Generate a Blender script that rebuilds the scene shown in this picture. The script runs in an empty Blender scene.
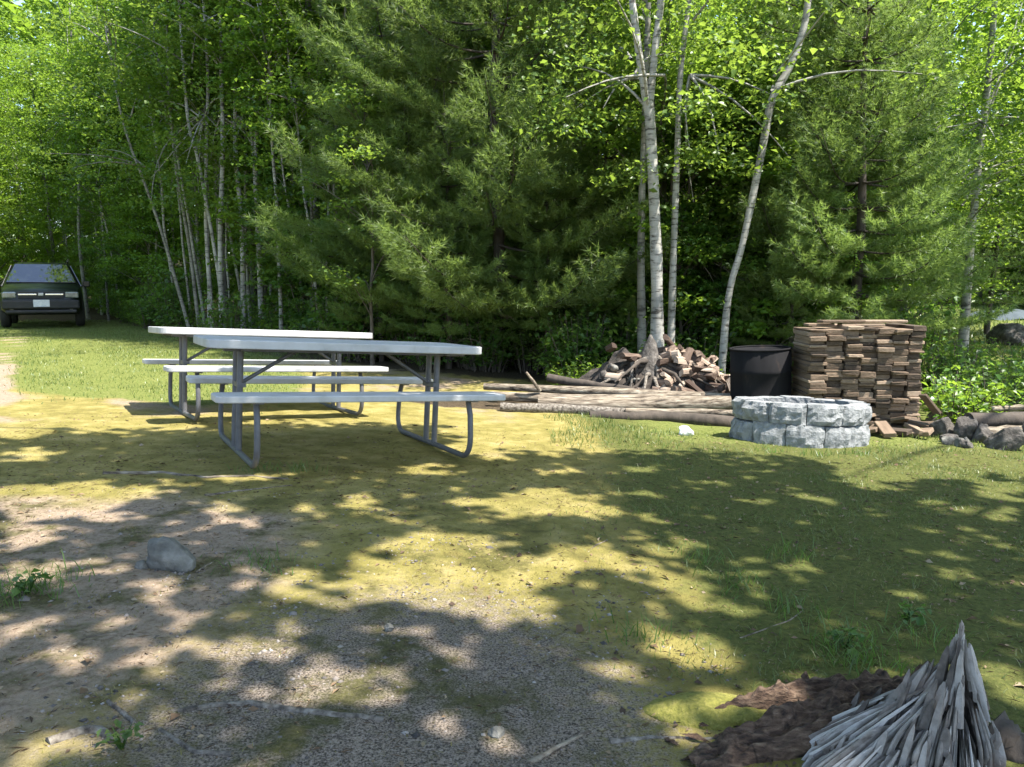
import bpy, bmesh, math, random
import numpy as np
from mathutils import Vector, Matrix, Euler

R = math.radians
rng = np.random.default_rng(7)
random.seed(7)
S = bpy.context.scene
COL = S.collection

# ------------------------------------------------------------------ camera, sky, sun, exposure
F_PX = 759.0
PITCH = math.atan((383.5 - 290.0) / F_PX)
CAM_H = 1.25
cam = bpy.data.cameras.new('camera')
cam.sensor_width = 36.0
cam.lens = 36.0 * F_PX / 1024.0
cam.clip_end = 500.0
cam.clip_start = 0.05
co = bpy.data.objects.new('camera', cam)
COL.objects.link(co)
co.location = (0, 0, CAM_H)
co.rotation_euler = (R(90) - PITCH, 0, 0)
S.camera = co

SUN_EL, SUN_AZ = R(62), R(116)          # azimuth clockwise from +Y: the sun stands high on the right
SUN_DIR = Vector((math.sin(SUN_AZ) * math.cos(SUN_EL), math.cos(SUN_AZ) * math.cos(SUN_EL), math.sin(SUN_EL)))
w = bpy.data.worlds.new('World')
S.world = w
w.use_nodes = True
nt = w.node_tree
bg = nt.nodes['Background']
sky = nt.nodes.new('ShaderNodeTexSky')
sky.sky_type = 'NISHITA'
sky.sun_disc = False
sky.sun_elevation = SUN_EL
sky.sun_rotation = SUN_AZ
nt.links.new(sky.outputs[0], bg.inputs[0])
bg.inputs[1].default_value = 0.15
sl = bpy.data.lights.new('sun', 'SUN')
sl.energy = 4.3
sl.angle = R(0.5)
sl.color = (1.0, 0.95, 0.86)
so = bpy.data.objects.new('sun', sl)
COL.objects.link(so)
so.rotation_euler = (-SUN_DIR).to_track_quat('-Z', 'Y').to_euler()
so.location = (8, 4, 20)
S.view_settings.view_transform = 'Standard'
S.view_settings.look = 'None'
S.view_settings.exposure = 1.74
S.view_settings.gamma = 1.0
S.render.engine = 'CYCLES'
S.cycles.max_bounces = 7
S.cycles.diffuse_bounces = 4
S.cycles.transmission_bounces = 4
S.cycles.glossy_bounces = 2
S.cycles.caustics_reflective = False
S.cycles.caustics_refractive = False
S.cycles.use_denoising = True

# ------------------------------------------------------------------ helpers
def sm(x, a, b):
    t = np.clip((np.asarray(x, float) - a) / (b - a), 0, 1)
    return t * t * (3 - 2 * t)

def fnoise(x, y, scale, seed=0, octaves=3):
    """cheap smooth 2D value noise, about -1..1"""
    x = np.asarray(x, float); y = np.asarray(y, float)
    out = 0.0; amp = 1.0; tot = 0.0
    for o in range(octaves):
        xs = x / scale * 2 ** o + 31.7 * seed + 13.1 * o
        ys = y / scale * 2 ** o - 17.3 * seed + 7.7 * o
        xi = np.floor(xs); yi = np.floor(ys)
        fx = xs - xi; fy = ys - yi
        fx = fx * fx * (3 - 2 * fx); fy = fy * fy * (3 - 2 * fy)
        def h(a, b):
            v = np.sin(a * 127.1 + b * 311.7) * 43758.5453
            return (v - np.floor(v)) * 2 - 1
        v = (h(xi, yi) * (1 - fx) + h(xi + 1, yi) * fx) * (1 - fy) + (h(xi, yi + 1) * (1 - fx) + h(xi + 1, yi + 1) * fx) * fy
        out = out + v * amp; tot += amp; amp *= 0.5
    return out / tot

def gz0(x, y):
    x = np.asarray(x, float); y = np.asarray(y, float)
    z = 0.147 - 0.3 * np.tanh(0.045 / 0.3 * (x + 1.2)) - 0.025 * (np.clip(y, 1, 9.5) - 5.17)
    z = z + 0.033 * np.maximum(0, y - 10) * sm(x, -5, 3)
    z = z + 0.05 * np.maximum(0, y - 24) * (1 - sm(x, -5, 3))
    return z

def gz(x, y):
    return gz0(x, y) + 0.022 * fnoise(x, y, 1.1, 3, 3) + 0.005 * fnoise(x, y, 0.16, 5, 2)

def gzf(x, y):
    return float(gz(x, y))

CP, SP = math.cos(PITCH), math.sin(PITCH)
def ray(px, py):
    a = (px - 512.0) / F_PX; b = (383.5 - py) / F_PX
    return Vector((a, CP + b * SP, -SP + b * CP))

def at(px, py):
    """where the ray through a pixel of the photograph meets the ground"""
    d = ray(px, py); t = 0.5
    while t < 80:
        p = d * t
        if CAM_H + p.z < gzf(p.x, p.y): break
        t += 0.02
    return Vector((p.x, p.y, gzf(p.x, p.y)))

def atd(px, py, Y):
    """the point at ground distance Y on that ray"""
    d = ray(px, py); t = Y / d.y
    return Vector((d.x * t, Y, CAM_H + d.z * t))

def to_px(x, y, z):
    zz = z - CAM_H
    D = y * CP - zz * SP
    up = y * SP + zz * CP
    return 512 + F_PX * x / D, 383.5 - F_PX * up / D

def np_mesh(name, verts, faces, smooth=False, attrs=None):
    verts = np.asarray(verts, np.float32); faces = np.asarray(faces, np.int32)
    me = bpy.data.meshes.new(name)
    nf, k = faces.shape
    me.vertices.add(len(verts)); me.vertices.foreach_set('co', verts.ravel())
    me.loops.add(nf * k); me.loops.foreach_set('vertex_index', faces.ravel())
    me.polygons.add(nf)
    me.polygons.foreach_set('loop_start', np.arange(0, nf * k, k, dtype=np.int32))
    me.polygons.foreach_set('loop_total', np.full(nf, k, np.int32))
    if smooth: me.polygons.foreach_set('use_smooth', np.ones(nf, bool))
    for an, av in (attrs or {}).items():
        a = me.attributes.new(an, 'FLOAT', 'POINT')
        a.data.foreach_set('value', np.asarray(av, np.float32))
    me.update(calc_edges=True)
    return me

def link(name, me, mat, parent=None):
    o = bpy.data.objects.new(name, me)
    COL.objects.link(o)
    if mat is not None and not me.materials: me.materials.append(mat)
    if parent is not None: o.parent = parent
    return o

def tag(o, label=None, cat=None, group=None, kind=None):
    if label: o['label'] = label
    if cat: o['category'] = cat
    if group: o['group'] = group
    if kind: o['kind'] = kind
    return o

def empty(name, loc, rz=0.0):
    o = bpy.data.objects.new(name, None)
    o.empty_display_size = 0.2
    COL.objects.link(o)
    o.location = loc; o.rotation_euler = (0, 0, rz)
    return o

def copy_tree(o, parent=None):
    c = o.copy(); COL.objects.link(c)
    if parent is not None: c.parent = parent
    for ch in [k for k in o.children]: copy_tree(ch, c)
    return c

class MB:
    """collects solids and builds ONE mesh object"""
    def __init__(s): s.v = []; s.f = []; s.sm = []; s.at = []
    def add(s, vs, fs, smooth=False, val=0.0):
        b = len(s.v); s.v += [tuple(v) for v in vs]
        s.f += [tuple(i + b for i in f) for f in fs]; s.sm += [smooth] * len(fs)
        s.at += list(val) if hasattr(val, '__len__') else [val] * len(vs)
    def box(s, c, size, rot=None, val=0.0):
        hx, hy, hz = size[0] / 2, size[1] / 2, size[2] / 2
        vs = [Vector((x, y, z)) for x in (-hx, hx) for y in (-hy, hy) for z in (-hz, hz)]
        if rot is not None: vs = [rot @ v for v in vs]
        vs = [v + Vector(c) for v in vs]
        s.add(vs, [(0, 1, 3, 2), (4, 6, 7, 5), (0, 4, 5, 1), (2, 3, 7, 6), (0, 2, 6, 4), (1, 5, 7, 3)], False, val)
    def tube(s, pts, rad, n=10, caps=True, val=0.0, jit=0.0):
        pts = [Vector(p) for p in pts]
        if not hasattr(rad, '__len__'): rad = [rad] * len(pts)
        vs = []; fs = []
        up = None
        for i, p in enumerate(pts):
            t = (pts[min(i + 1, len(pts) - 1)] - pts[max(i - 1, 0)]).normalized()
            if up is None: up = t.orthogonal().normalized()
            a = (up - t * up.dot(t)).normalized(); up = a; b = t.cross(a)
            for k in range(n):
                th = 2 * math.pi * k / n
                rr = rad[i] * (1 + (random.uniform(-jit, jit) if jit else 0))
                vs.append(p + (a * math.cos(th) + b * math.sin(th)) * rr)
        for i in range(len(pts) - 1):
            for k in range(n):
                k2 = (k + 1) % n
                fs.append((i * n + k, i * n + k2, (i + 1) * n + k2, (i + 1) * n + k))
        s.add(vs, fs, True, val)
        if caps:
            s.add(vs[:n][::-1], [tuple(range(n))], False, val)
            s.add(vs[-n:], [tuple(range(n))], False, val)
    def prism(s, poly, z0, z1, val=0.0):
        n = len(poly)
        vs = [Vector((x, y, z0)) for x, y in poly] + [Vector((x, y, z1)) for x, y in poly]
        fs = [tuple(range(n))[::-1], tuple(range(n, 2 * n))]
        fs += [(i, (i + 1) % n, n + (i + 1) % n, n + i) for i in range(n)]
        s.add(vs, fs, False, val)
    def lathe(s, prof, n=24, c=(0, 0, 0), val=0.0):
        vs = []; fs = []
        for r, z in prof:
            for k in range(n):
                th = 2 * math.pi * k / n
                vs.append((c[0] + r * math.cos(th), c[1] + r * math.sin(th), c[2] + z))
        for i in range(len(prof) - 1):
            for k in range(n):
                k2 = (k + 1) % n
                fs.append((i * n + k, i * n + k2, (i + 1) * n + k2, (i + 1) * n + k))
        s.add(vs, fs, True, val)
    def mesh(s, name):
        me = bpy.data.meshes.new(name)
        me.from_pydata([tuple(v) for v in s.v], [], s.f)
        me.polygons.foreach_set('use_smooth', np.array(s.sm, bool))
        a = me.attributes.new('rnd', 'FLOAT', 'POINT')
        a.data.foreach_set('value', np.array(s.at, np.float32))
        me.update()
        return me
    def build(s, name, mat, parent=None, bevel=0.0, seg=2):
        o = link(name, s.mesh(name), mat, parent)
        if bevel:
            m = o.modifiers.new('bevel', 'BEVEL'); m.width = bevel; m.segments = seg
            m.limit_method = 'ANGLE'; m.angle_limit = R(40)
        return o

# ------------------------------------------------------------------ materials
def new_mat(name):
    m = bpy.data.materials.new(name); m.use_nodes = True
    n = m.node_tree.nodes; l = m.node_tree.links
    return m, n, l, n['Principled BSDF']

def nd(n, t, **kw):
    x = n.new(t)
    for k, v in kw.items(): setattr(x, k, v)
    return x

def ramp(n, stops, interp='LINEAR'):
    r = n.new('ShaderNodeValToRGB'); r.color_ramp.interpolation = interp
    e = r.color_ramp.elements
    while len(e) > 1: e.remove(e[-1])
    e[0].position = stops[0][0]; e[0].color = (*stops[0][1], 1)
    for p, c in stops[1:]:
        k = e.new(p); k.color = (*c, 1)
    return r

def noise(n, l, scale, detail=4, vec=None, rough=0.6):
    t = n.new('ShaderNodeTexNoise'); t.inputs['Scale'].default_value = scale
    t.inputs['Detail'].default_value = detail; t.inputs['Roughness'].default_value = rough
    if vec is not None: l.new(vec, t.inputs['Vector'])
    return t

def bump(n, l, height, strength, dist, bsdf):
    b = n.new('ShaderNodeBump'); b.inputs['Strength'].default_value = strength; b.inputs['Distance'].default_value = dist
    l.new(height, b.inputs['Height']); l.new(b.outputs[0], bsdf.inputs['Normal'])

def mixc(n, l, f, a, b):
    m = n.new('ShaderNodeMix'); m.data_type = 'RGBA'
    for sock, v in ((m.inputs[0], f), (m.inputs[6], a), (m.inputs[7], b)):
        if hasattr(v, 'links'): l.new(v, sock)
        elif hasattr(v, '__len__'): sock.default_value = (*v, 1)
        else: sock.default_value = v
    return m.outputs[2]

def simple(name, stops, scale=6, rough=0.7, bumps=(0.3, 0.01), stretch=None, metal=0.0, spec=0.5, coat=0.0, detail=6):
    m, n, l, b = new_mat(name)
    tc = nd(n, 'ShaderNodeTexCoord'); vec = tc.outputs['Object']
    if stretch:
        mp = nd(n, 'ShaderNodeMapping'); mp.inputs['Scale'].default_value = stretch
        l.new(vec, mp.inputs[0]); vec = mp.outputs[0]
    t = noise(n, l, scale, detail, vec)
    r = ramp(n, stops); l.new(t.outputs[0], r.inputs[0]); l.new(r.outputs[0], b.inputs['Base Color'])
    b.inputs['Roughness'].default_value = rough; b.inputs['Metallic'].default_value = metal
    b.inputs['Specular IOR Level'].default_value = spec
    b.inputs['Coat Weight'].default_value = coat
    if bumps: bump(n, l, t.outputs[0], bumps[0], bumps[1], b)
    return m

def leaf_mat(name, dark, mid, light, trans, tw=0.42, rough=0.40, spec=0.6):
    m, n, l, b = new_mat(name)
    a = nd(n, 'ShaderNodeAttribute', attribute_name='rnd')
    oi = nd(n, 'ShaderNodeObjectInfo')
    r = ramp(n, [(0.0, dark), (0.5, mid), (1.0, light)])
    l.new(a.outputs['Fac'], r.inputs[0])
    hs = nd(n, 'ShaderNodeHueSaturation')
    mr = nd(n, 'ShaderNodeMapRange'); mr.inputs[3].default_value = 0.8; mr.inputs[4].default_value = 1.25
    l.new(oi.outputs['Random'], mr.inputs[0]); l.new(mr.outputs[0], hs.inputs['Value'])
    mh = nd(n, 'ShaderNodeMapRange'); mh.inputs[3].default_value = 0.485; mh.inputs[4].default_value = 0.512
    l.new(oi.outputs['Random'], mh.inputs[0]); l.new(mh.outputs[0], hs.inputs['Hue'])
    l.new(r.outputs[0], hs.inputs['Color'])
    l.new(hs.outputs[0], b.inputs['Base Color'])
    b.inputs['Roughness'].default_value = rough
    b.inputs['Specular IOR Level'].default_value = spec
    t = nd(n, 'ShaderNodeBsdfTranslucent')
    tr = ramp(n, [(0.0, tuple(c * 0.75 for c in trans)), (1.0, tuple(min(1, c * 1.25) for c in trans))])
    l.new(a.outputs['Fac'], tr.inputs[0]); l.new(tr.outputs[0], t.inputs[0])
    mx = nd(n, 'ShaderNodeMixShader'); mx.inputs[0].default_value = tw
    l.new(b.outputs[0], mx.inputs[1]); l.new(t.outputs[0], mx.inputs[2])
    l.new(mx.outputs[0], n['Material Output'].inputs[0])
    return m

M_MAPLE = leaf_mat('maple_leaf', (.05, .11, .015), (.085, .165, .022), (.14, .22, .035), (.30, .46, .045), tw=.48)
M_BIRCH = leaf_mat('birch_leaf', (.05, .10, .018), (.085, .155, .028), (.14, .21, .045), (.28, .40, .05), tw=.48)
M_PINE = leaf_mat('pine_needle', (.062, .11, .028), (.105, .172, .042), (.17, .245, .07), (.27, .38, .08), tw=.45, rough=.5)
M_SHRUB = leaf_mat('shrub_leaf', (.045, .10, .018), (.07, .15, .028), (.12, .20, .05), (.22, .37, .05), tw=.46)
M_GRASS = leaf_mat('grass_blade', (.06, .105, .022), (.12, .17, .038), (.20, .22, .08), (.18, .25, .05), tw=.35)
M_WEED = leaf_mat('weed_leaf', (.05, .11, .02), (.08, .16, .03), (.12, .2, .05), (.16, .28, .04))
M_BARK = simple('grey_bark', [(.25, (.05, .045, .038)), (.5, (.13, .12, .105)), (.75, (.24, .23, .20))], 9, .9, (.8, .02), (1, 1, .25))
M_DARKBARK = simple('dark_bark', [(.3, (.025, .02, .016)), (.7, (.09, .07, .055))], 9, .9, (.8, .02), (1, 1, .25))
M_TWIG = simple('dead_twig', [(.3, (.05, .04, .03)), (.7, (.14, .115, .09))], 9, .9, None)

def birch_bark(name, pale, dark):
    m, n, l, b = new_mat(name)
    tc = nd(n, 'ShaderNodeTexCoord')
    mp = nd(n, 'ShaderNodeMapping'); mp.inputs['Scale'].default_value = (3, 3, 14)
    l.new(tc.outputs['Object'], mp.inputs[0])
    t = noise(n, l, 2.2, 5, mp.outputs[0])
    r = ramp(n, [(.36, dark), (.46, tuple(c * .75 for c in pale)), (.7, pale)])
    l.new(t.outputs[0], r.inputs[0])
    t2 = noise(n, l, 1.3, 3, tc.outputs['Object'])
    r2 = ramp(n, [(.35, tuple(c * .5 for c in pale)), (.6, (1, 1, 1))])
    l.new(t2.outputs[0], r2.inputs[0])
    mx = nd(n, 'ShaderNodeMix', data_type='RGBA', blend_type='MULTIPLY'); mx.inputs[0].default_value = .55
    l.new(r.outputs[0], mx.inputs[6]); l.new(r2.outputs[0], mx.inputs[7])
    l.new(mx.outputs[2], b.inputs['Base Color'])
    b.inputs['Roughness'].default_value = .75
    bump(n, l, t.outputs[0], .5, .01, b)
    return m
M_BIRCHBARK = birch_bark('birch_bark', (.46, .44, .40), (.08, .07, .06))
M_PALEBARK = birch_bark('pale_bark', (.30, .285, .245), (.06, .055, .045))

def ground_mat():
    m, n, l, b = new_mat('forest_clearing_ground')
    tc = nd(n, 'ShaderNodeTexCoord'); P = tc.outputs['Object']
    def attr(nm): return nd(n, 'ShaderNodeAttribute', attribute_name=nm).outputs['Fac']
    big = noise(n, l, .9, 5, P); med = noise(n, l, 5.5, 6, P, .65); fine = noise(n, l, 42, 5, P, .7); grit = noise(n, l, 160, 3, P, .7)
    def edge(a, src, lo=.42, hi=.58, amp=.9):
        mm = nd(n, 'ShaderNodeMath', operation='MULTIPLY_ADD')
        l.new(src, mm.inputs[0]); mm.inputs[1].default_value = amp; mm.inputs[2].default_value = -amp / 2
        ad = nd(n, 'ShaderNodeMath', operation='ADD'); l.new(mm.outputs[0], ad.inputs[0]); l.new(a, ad.inputs[1])
        mr = nd(n, 'ShaderNodeMapRange', interpolation_type='SMOOTHSTEP')
        mr.inputs[1].default_value = lo; mr.inputs[2].default_value = hi
        l.new(ad.outputs[0], mr.inputs[0]); return mr.outputs[0]
    moss = ramp(n, [(.28, (.14, .115, .038)), (.45, (.21, .18, .052)), (.6, (.29, .24, .085)), (.78, (.37, .30, .155))])
    l.new(med.outputs[0], moss.inputs[0])
    sand = ramp(n, [(.3, (.16, .115, .082)), (.5, (.29, .22, .16)), (.7, (.38, .30, .225))]); l.new(fine.outputs[0], sand.inputs[0])
    grav = ramp(n, [(.36, (.035, .03, .026)), (.48, (.16, .13, .105)), (.58, (.29, .235, .19)), (.68, (.46, .40, .35))]); l.new(grit.outputs[0], grav.inputs[0])
    grass = ramp(n, [(.3, (.06, .085, .018)), (.5, (.13, .155, .035)), (.7, (.24, .23, .09))]); l.new(fine.outputs[0], grass.inputs[0])
    litter = ramp(n, [(.3, (.025, .02, .013)), (.5, (.06, .045, .028)), (.72, (.15, .11, .07))]); l.new(fine.outputs[0], litter.inputs[0])
    green = ramp(n, [(.3, (.05, .062, .016)), (.7, (.135, .14, .038))]); l.new(fine.outputs[0], green.inputs[0])
    c = mixc(n, l, edge(attr('sand'), big.outputs[0]), moss.outputs[0], sand.outputs[0])
    c = mixc(n, l, edge(attr('green'), med.outputs[0], .38, .68), c, green.outputs[0])
    c = mixc(n, l, edge(attr('gravel'), fine.outputs[0], .25, .80, 1.3), c, grav.outputs[0])
    c = mixc(n, l, edge(attr('grass'), med.outputs[0], .35, .65, .7), c, grass.outputs[0])
    c = mixc(n, l, edge(attr('litter'), med.outputs[0], .38, .62), c, litter.outputs[0])
    # blotches of dark low moss in the bare ground
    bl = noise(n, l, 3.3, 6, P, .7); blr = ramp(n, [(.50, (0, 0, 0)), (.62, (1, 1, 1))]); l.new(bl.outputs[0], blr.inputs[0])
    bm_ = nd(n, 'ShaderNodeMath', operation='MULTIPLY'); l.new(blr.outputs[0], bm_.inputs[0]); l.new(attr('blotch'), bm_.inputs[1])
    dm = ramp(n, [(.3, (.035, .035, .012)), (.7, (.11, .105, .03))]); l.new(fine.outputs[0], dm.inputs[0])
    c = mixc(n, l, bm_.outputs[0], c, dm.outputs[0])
    # fine brown crumbs scattered all over
    cr = ramp(n, [(.56, (0, 0, 0)), (.68, (1, 1, 1))]); l.new(grit.outputs[0], cr.inputs[0])
    f = nd(n, 'ShaderNodeMath', operation='MULTIPLY'); f.inputs[1].default_value = .45; l.new(cr.outputs[0], f.inputs[0])
    c = mixc(n, l, f.outputs[0], c, (.10, .075, .045))
    l.new(c, b.inputs['Base Color'])
    b.inputs['Roughness'].default_value = .95; b.inputs['Specular IOR Level'].default_value = .15
    h = nd(n, 'ShaderNodeMath', operation='MULTIPLY_ADD'); l.new(grit.outputs[0], h.inputs[0]); h.inputs[1].default_value = .35; l.new(fine.outputs[0], h.inputs[2])
    bump(n, l, h.outputs[0], .8, .02, b)
    return m
M_GROUND = ground_mat()

M_RESIN = simple('grey_white_resin', [(.3, (.33, .33, .325)), (.5, (.42, .42, .42)), (.7, (.47, .47, .475))], 7, .5, (.15, .003), spec=.5)
M_STEEL = simple('grey_powder_coated_steel', [(.3, (.075, .075, .082)), (.7, (.115, .115, .125))], 20, .45, (.05, .001))
M_ROCK = simple('grey_rock', [(.3, (.055, .052, .046)), (.5, (.13, .125, .11)), (.75, (.25, .24, .215))], 13, .9, (.9, .03))
M_DARKROCK = simple('dark_rock', [(.3, (.026, .022, .019)), (.5, (.075, .066, .058)), (.75, (.19, .17, .15))], 14, .9, (.9, .03))
M_BLOCK = simple('rough_concrete_block', [(.3, (.14, .145, .148)), (.5, (.22, .227, .23)), (.72, (.31, .315, .32))], 16, .95, (.9, .03))
M_SOOT = simple('sooty_drum', [(.3, (.006, .006, .007)), (.6, (.014, .0135, .015)), (.72, (.05, .034, .026))], 5, .9, (.3, .005), (1, 1, .3), spec=.15)
M_PLANK = None
def board_mat(name, stops):
    m, n, l, b = new_mat(name)
    oi = nd(n, 'ShaderNodeObjectInfo')
    tc = nd(n, 'ShaderNodeTexCoord')
    mp = nd(n, 'ShaderNodeMapping'); mp.inputs['Scale'].default_value = (4, .6, 9)
    ad = nd(n, 'ShaderNodeVectorMath', operation='ADD'); l.new(tc.outputs['Object'], ad.inputs[0]); l.new(oi.outputs['Random'], ad.inputs[1])
    l.new(ad.outputs[0], mp.inputs[0])
    t = noise(n, l, 8, 5, mp.outputs[0])
    mm = nd(n, 'ShaderNodeMath', operation='MULTIPLY_ADD'); mm.inputs[1].default_value = .5
    l.new(t.outputs[0], mm.inputs[0])
    m2 = nd(n, 'ShaderNodeMath', operation='MULTIPLY'); m2.inputs[1].default_value = .5; l.new(oi.outputs['Random'], m2.inputs[0])
    l.new(m2.outputs[0], mm.inputs[2])
    r = ramp(n, stops); l.new(mm.outputs[0], r.inputs[0]); l.new(r.outputs[0], b.inputs['Base Color'])
    b.inputs['Roughness'].default_value = .9
    bump(n, l, t.outputs[0], .6, .01, b)
    return m
M_BOARD = board_mat('weathered_board', [(.2, (.04, .028, .02)), (.42, (.115, .078, .05)), (.58, (.19, .132, .088)), (.8, (.30, .225, .16))])
M_SPLIT = board_mat('split_wood', [(.2, (.04, .022, .015)), (.45, (.085, .055, .04)), (.60, (.25, .18, .135)), (.84, (.48, .40, .32))])
M_OLDLOG = simple('barkless_grey_log', [(.36, (.03, .022, .016)), (.45, (.13, .10, .072)), (.58, (.24, .20, .15)), (.72, (.40, .35, .28))], 14, .9, (.8, .015), (.45, 3, 3))
M_ROOT = simple('grey_root', [(.34, (.04, .032, .025)), (.48, (.13, .11, .09)), (.6, (.21, .185, .155)), (.75, (.32, .29, .25))], 38, .9, (.9, .01))
M_SOIL = simple('dark_soil', [(.3, (.015, .012, .010)), (.55, (.045, .036, .03)), (.8, (.12, .10, .085))], 12, 1, (.9, .03))
M_PAPER = simple('white_paper', [(.3, (.72, .73, .74)), (.7, (.8, .8, .8))], 9, .8, None)
M_TARP = simple('pale_blue_tarp', [(.3, (.035, .05, .06)), (.7, (.07, .09, .105))], 3, .9, (.3, .03))

def stump_mat():
    m, n, l, b = new_mat('silvery_dead_wood')
    a = nd(n, 'ShaderNodeAttribute', attribute_name='rnd')
    tc = nd(n, 'ShaderNodeTexCoord')
    t = noise(n, l, 40, 5, tc.outputs['Object']); t2 = noise(n, l, 5, 4, tc.outputs['Object'])
    mm = nd(n, 'ShaderNodeMath', operation='MULTIPLY_ADD'); mm.inputs[1].default_value = .45
    l.new(t.outputs[0], mm.inputs[0]); m2 = nd(n, 'ShaderNodeMath', operation='MULTIPLY'); m2.inputs[1].default_value = .6
    l.new(a.outputs['Fac'], m2.inputs[0]); l.new(m2.outputs[0], mm.inputs[2])
    r = ramp(n, [(.22, (.018, .014, .011)), (.42, (.11, .092, .078)), (.6, (.26, .235, .21)), (.82, (.46, .43, .40))])
    l.new(mm.outputs[0], r.inputs[0])
    br = ramp(n, [(.47, (0, 0, 0)), (.60, (1, 1, 1))]); l.new(t2.outputs[0], br.inputs[0])
    c = mixc(n, l, br.outputs[0], r.outputs[0], (.20, .125, .085))
    f = nd(n, 'ShaderNodeMath', operation='MULTIPLY'); f.inputs[1].default_value = .7; l.new(br.outputs[0], f.inputs[0])
    c = mixc(n, l, f.outputs[0], r.outputs[0], (.19, .125, .09))
    l.new(c, b.inputs['Base Color']); b.inputs['Roughness'].default_value = .85
    bump(n, l, t.outputs[0], .6, .006, b)
    return m
M_STUMP = stump_mat()
M_ROT = simple('brown_rotten_wood', [(.32, (.02, .012, .008)), (.46, (.075, .044, .028)), (.6, (.15, .098, .065)), (.76, (.28, .20, .14))], 22, .95, (.9, .03), (1, 3, 3))
M_MOSS = simple('yellow_moss', [(.3, (.12, .12, .02)), (.5, (.20, .19, .035)), (.75, (.30, .26, .07))], 60, 1, (.9, .02))
M_CARPAINT = simple('dark_green_car_paint', [(.3, (.003, .006, .006)), (.7, (.005, .009, .008))], 2, .38, None, spec=.3, coat=.15)
M_BLACK = simple('black_plastic', [(.3, (.012, .012, .013)), (.7, (.02, .02, .022))], 8, .55, None)
M_RUBBER = simple('tyre_rubber', [(.3, (.014, .014, .014)), (.7, (.028, .028, .027))], 12, .85, None)
M_CHROME = simple('chrome', [(.3, (.55, .56, .56)), (.7, (.7, .7, .7))], 5, .18, None, metal=1.0)
M_RIM = simple('alloy_rim', [(.3, (.30, .31, .32)), (.7, (.42, .42, .43))], 5, .35, None, metal=.8)
M_GLASS = simple('dark_car_glass', [(.3, (.010, .014, .015)), (.7, (.014, .02, .021))], 2, .04, None, spec=.8, coat=1)
M_LAMP = simple('headlight_lens', [(.3, (.10, .115, .115)), (.7, (.24, .27, .26))], 12, .12, None, spec=.7, coat=.8)
M_PLATE = simple('white_plate', [(.42, (.72, .73, .75)), (.6, (.52, .56, .64))], 18, .4, None)

# ------------------------------------------------------------------ ground: one sheet out to the horizon
def graded(lo, hi, c0, c1, d, grow=1.13, far=400):
    a = list(np.arange(c0, c1, d)); s = d; x = a[-1]
    while x < hi: s = min(s * grow, far); x += s; a.append(x)
    s = d; x = a[0]; pre = []
    while x > lo: s = min(s * grow, far); x -= s; pre.append(x)
    return np.array(pre[::-1] + a)
def ground():
    xs = graded(-450, 450, -5.5, 5.5, .035); ys = graded(-200, 500, 1.0, 8.5, .035)
    X, Y = np.meshgrid(xs, ys)
    X1, Y1 = X.ravel(), Y.ravel()
    Z = gz(X1, Y1)
    near = sm(np.hypot(X1, Y1 - 3), 9, 5)
    Z = Z + near * (.006 * fnoise(X1, Y1, .09, 9, 2))
    nx, ny = len(xs), len(ys)
    i = np.arange(nx - 1)[None, :] + nx * np.arange(ny - 1)[:, None]
    F = np.stack([i, i + 1, i + nx + 1, i + nx], -1).reshape(-1, 4)
    V = np.stack([X1, Y1, Z], 1)
    nz = fnoise(X1, Y1, 2.0, 11, 3)
    # lawn on the left towards the car, with the two worn wheel tracks
    grass = sm(Y1 + nz * .8, 6.6, 8.0) * sm(-X1 + nz * .5 - .12 * (Y1 - 7), 1.9, 3.0)
    lane = X1 + .62 * Y1 + .25 * nz; trk = np.maximum(np.exp(-((lane + .55) / .30) ** 2), np.exp(-((lane - .75) / .26) ** 2) * .35) * (.55 + .45 * sm(fnoise(X1, Y1, 1.2, 44, 2), -.4, .3))
    grass = grass * (1 - .95 * trk * sm(Y1, 6, 8))
    grass = np.maximum(grass, sm(Y1, 15, 19) * sm(X1, 4, 7))
    grass = np.maximum(grass, sm(Y1 + .5 * nz, 5.9, 6.5) * sm(X1, .5, 1.5) * .62)
    sand = .35 + .32 * nz + .45 * trk * sm(Y1, 5, 8) + .35 * sm(-X1, .6, 1.8) * sm(-Y1, -4.4, -3.2) - .3 * sm(X1, -.2, .8)
    gravel = sm(-np.hypot((X1 + .28 + .1 * nz) / .85, (Y1 - 1.75) / 1.15), -1.25, -.3) * .80 + .06
    gravel = np.maximum(gravel, .30 * sm(-X1, .2, 1.2) * sm(-Y1, -4.0, -3.2))
    green = sm(X1 + .3 * nz, .2, 1.2) * .72 + .27 + .12 * nz - .35 * sm(Y1, 4.6, 5.6) * sm(-X1, -1.5, 0)
    ylin = treeline(512 + F_PX * X1 / np.maximum(Y1, .5))
    litter = sm(Y1 - ylin + nz * .6, -2.6, -.6) * (1 - sm(X1 - .45 * Y1, 0, 1.5))
    litter = np.where(X1 < -.45 * Y1, sm(Y1, 21, 24), litter)
    litter = np.maximum(litter, sm(-np.hypot((X1 - .9) / 2.6, (Y1 - 8.3) / .75), -1.1, -.7))
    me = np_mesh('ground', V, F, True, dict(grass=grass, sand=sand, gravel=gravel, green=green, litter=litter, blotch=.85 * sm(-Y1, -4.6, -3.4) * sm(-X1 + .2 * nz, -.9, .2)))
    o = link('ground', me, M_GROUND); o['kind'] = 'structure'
    o['label'] = 'mossy sandy clearing floor with gravel and dappled grass'

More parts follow.
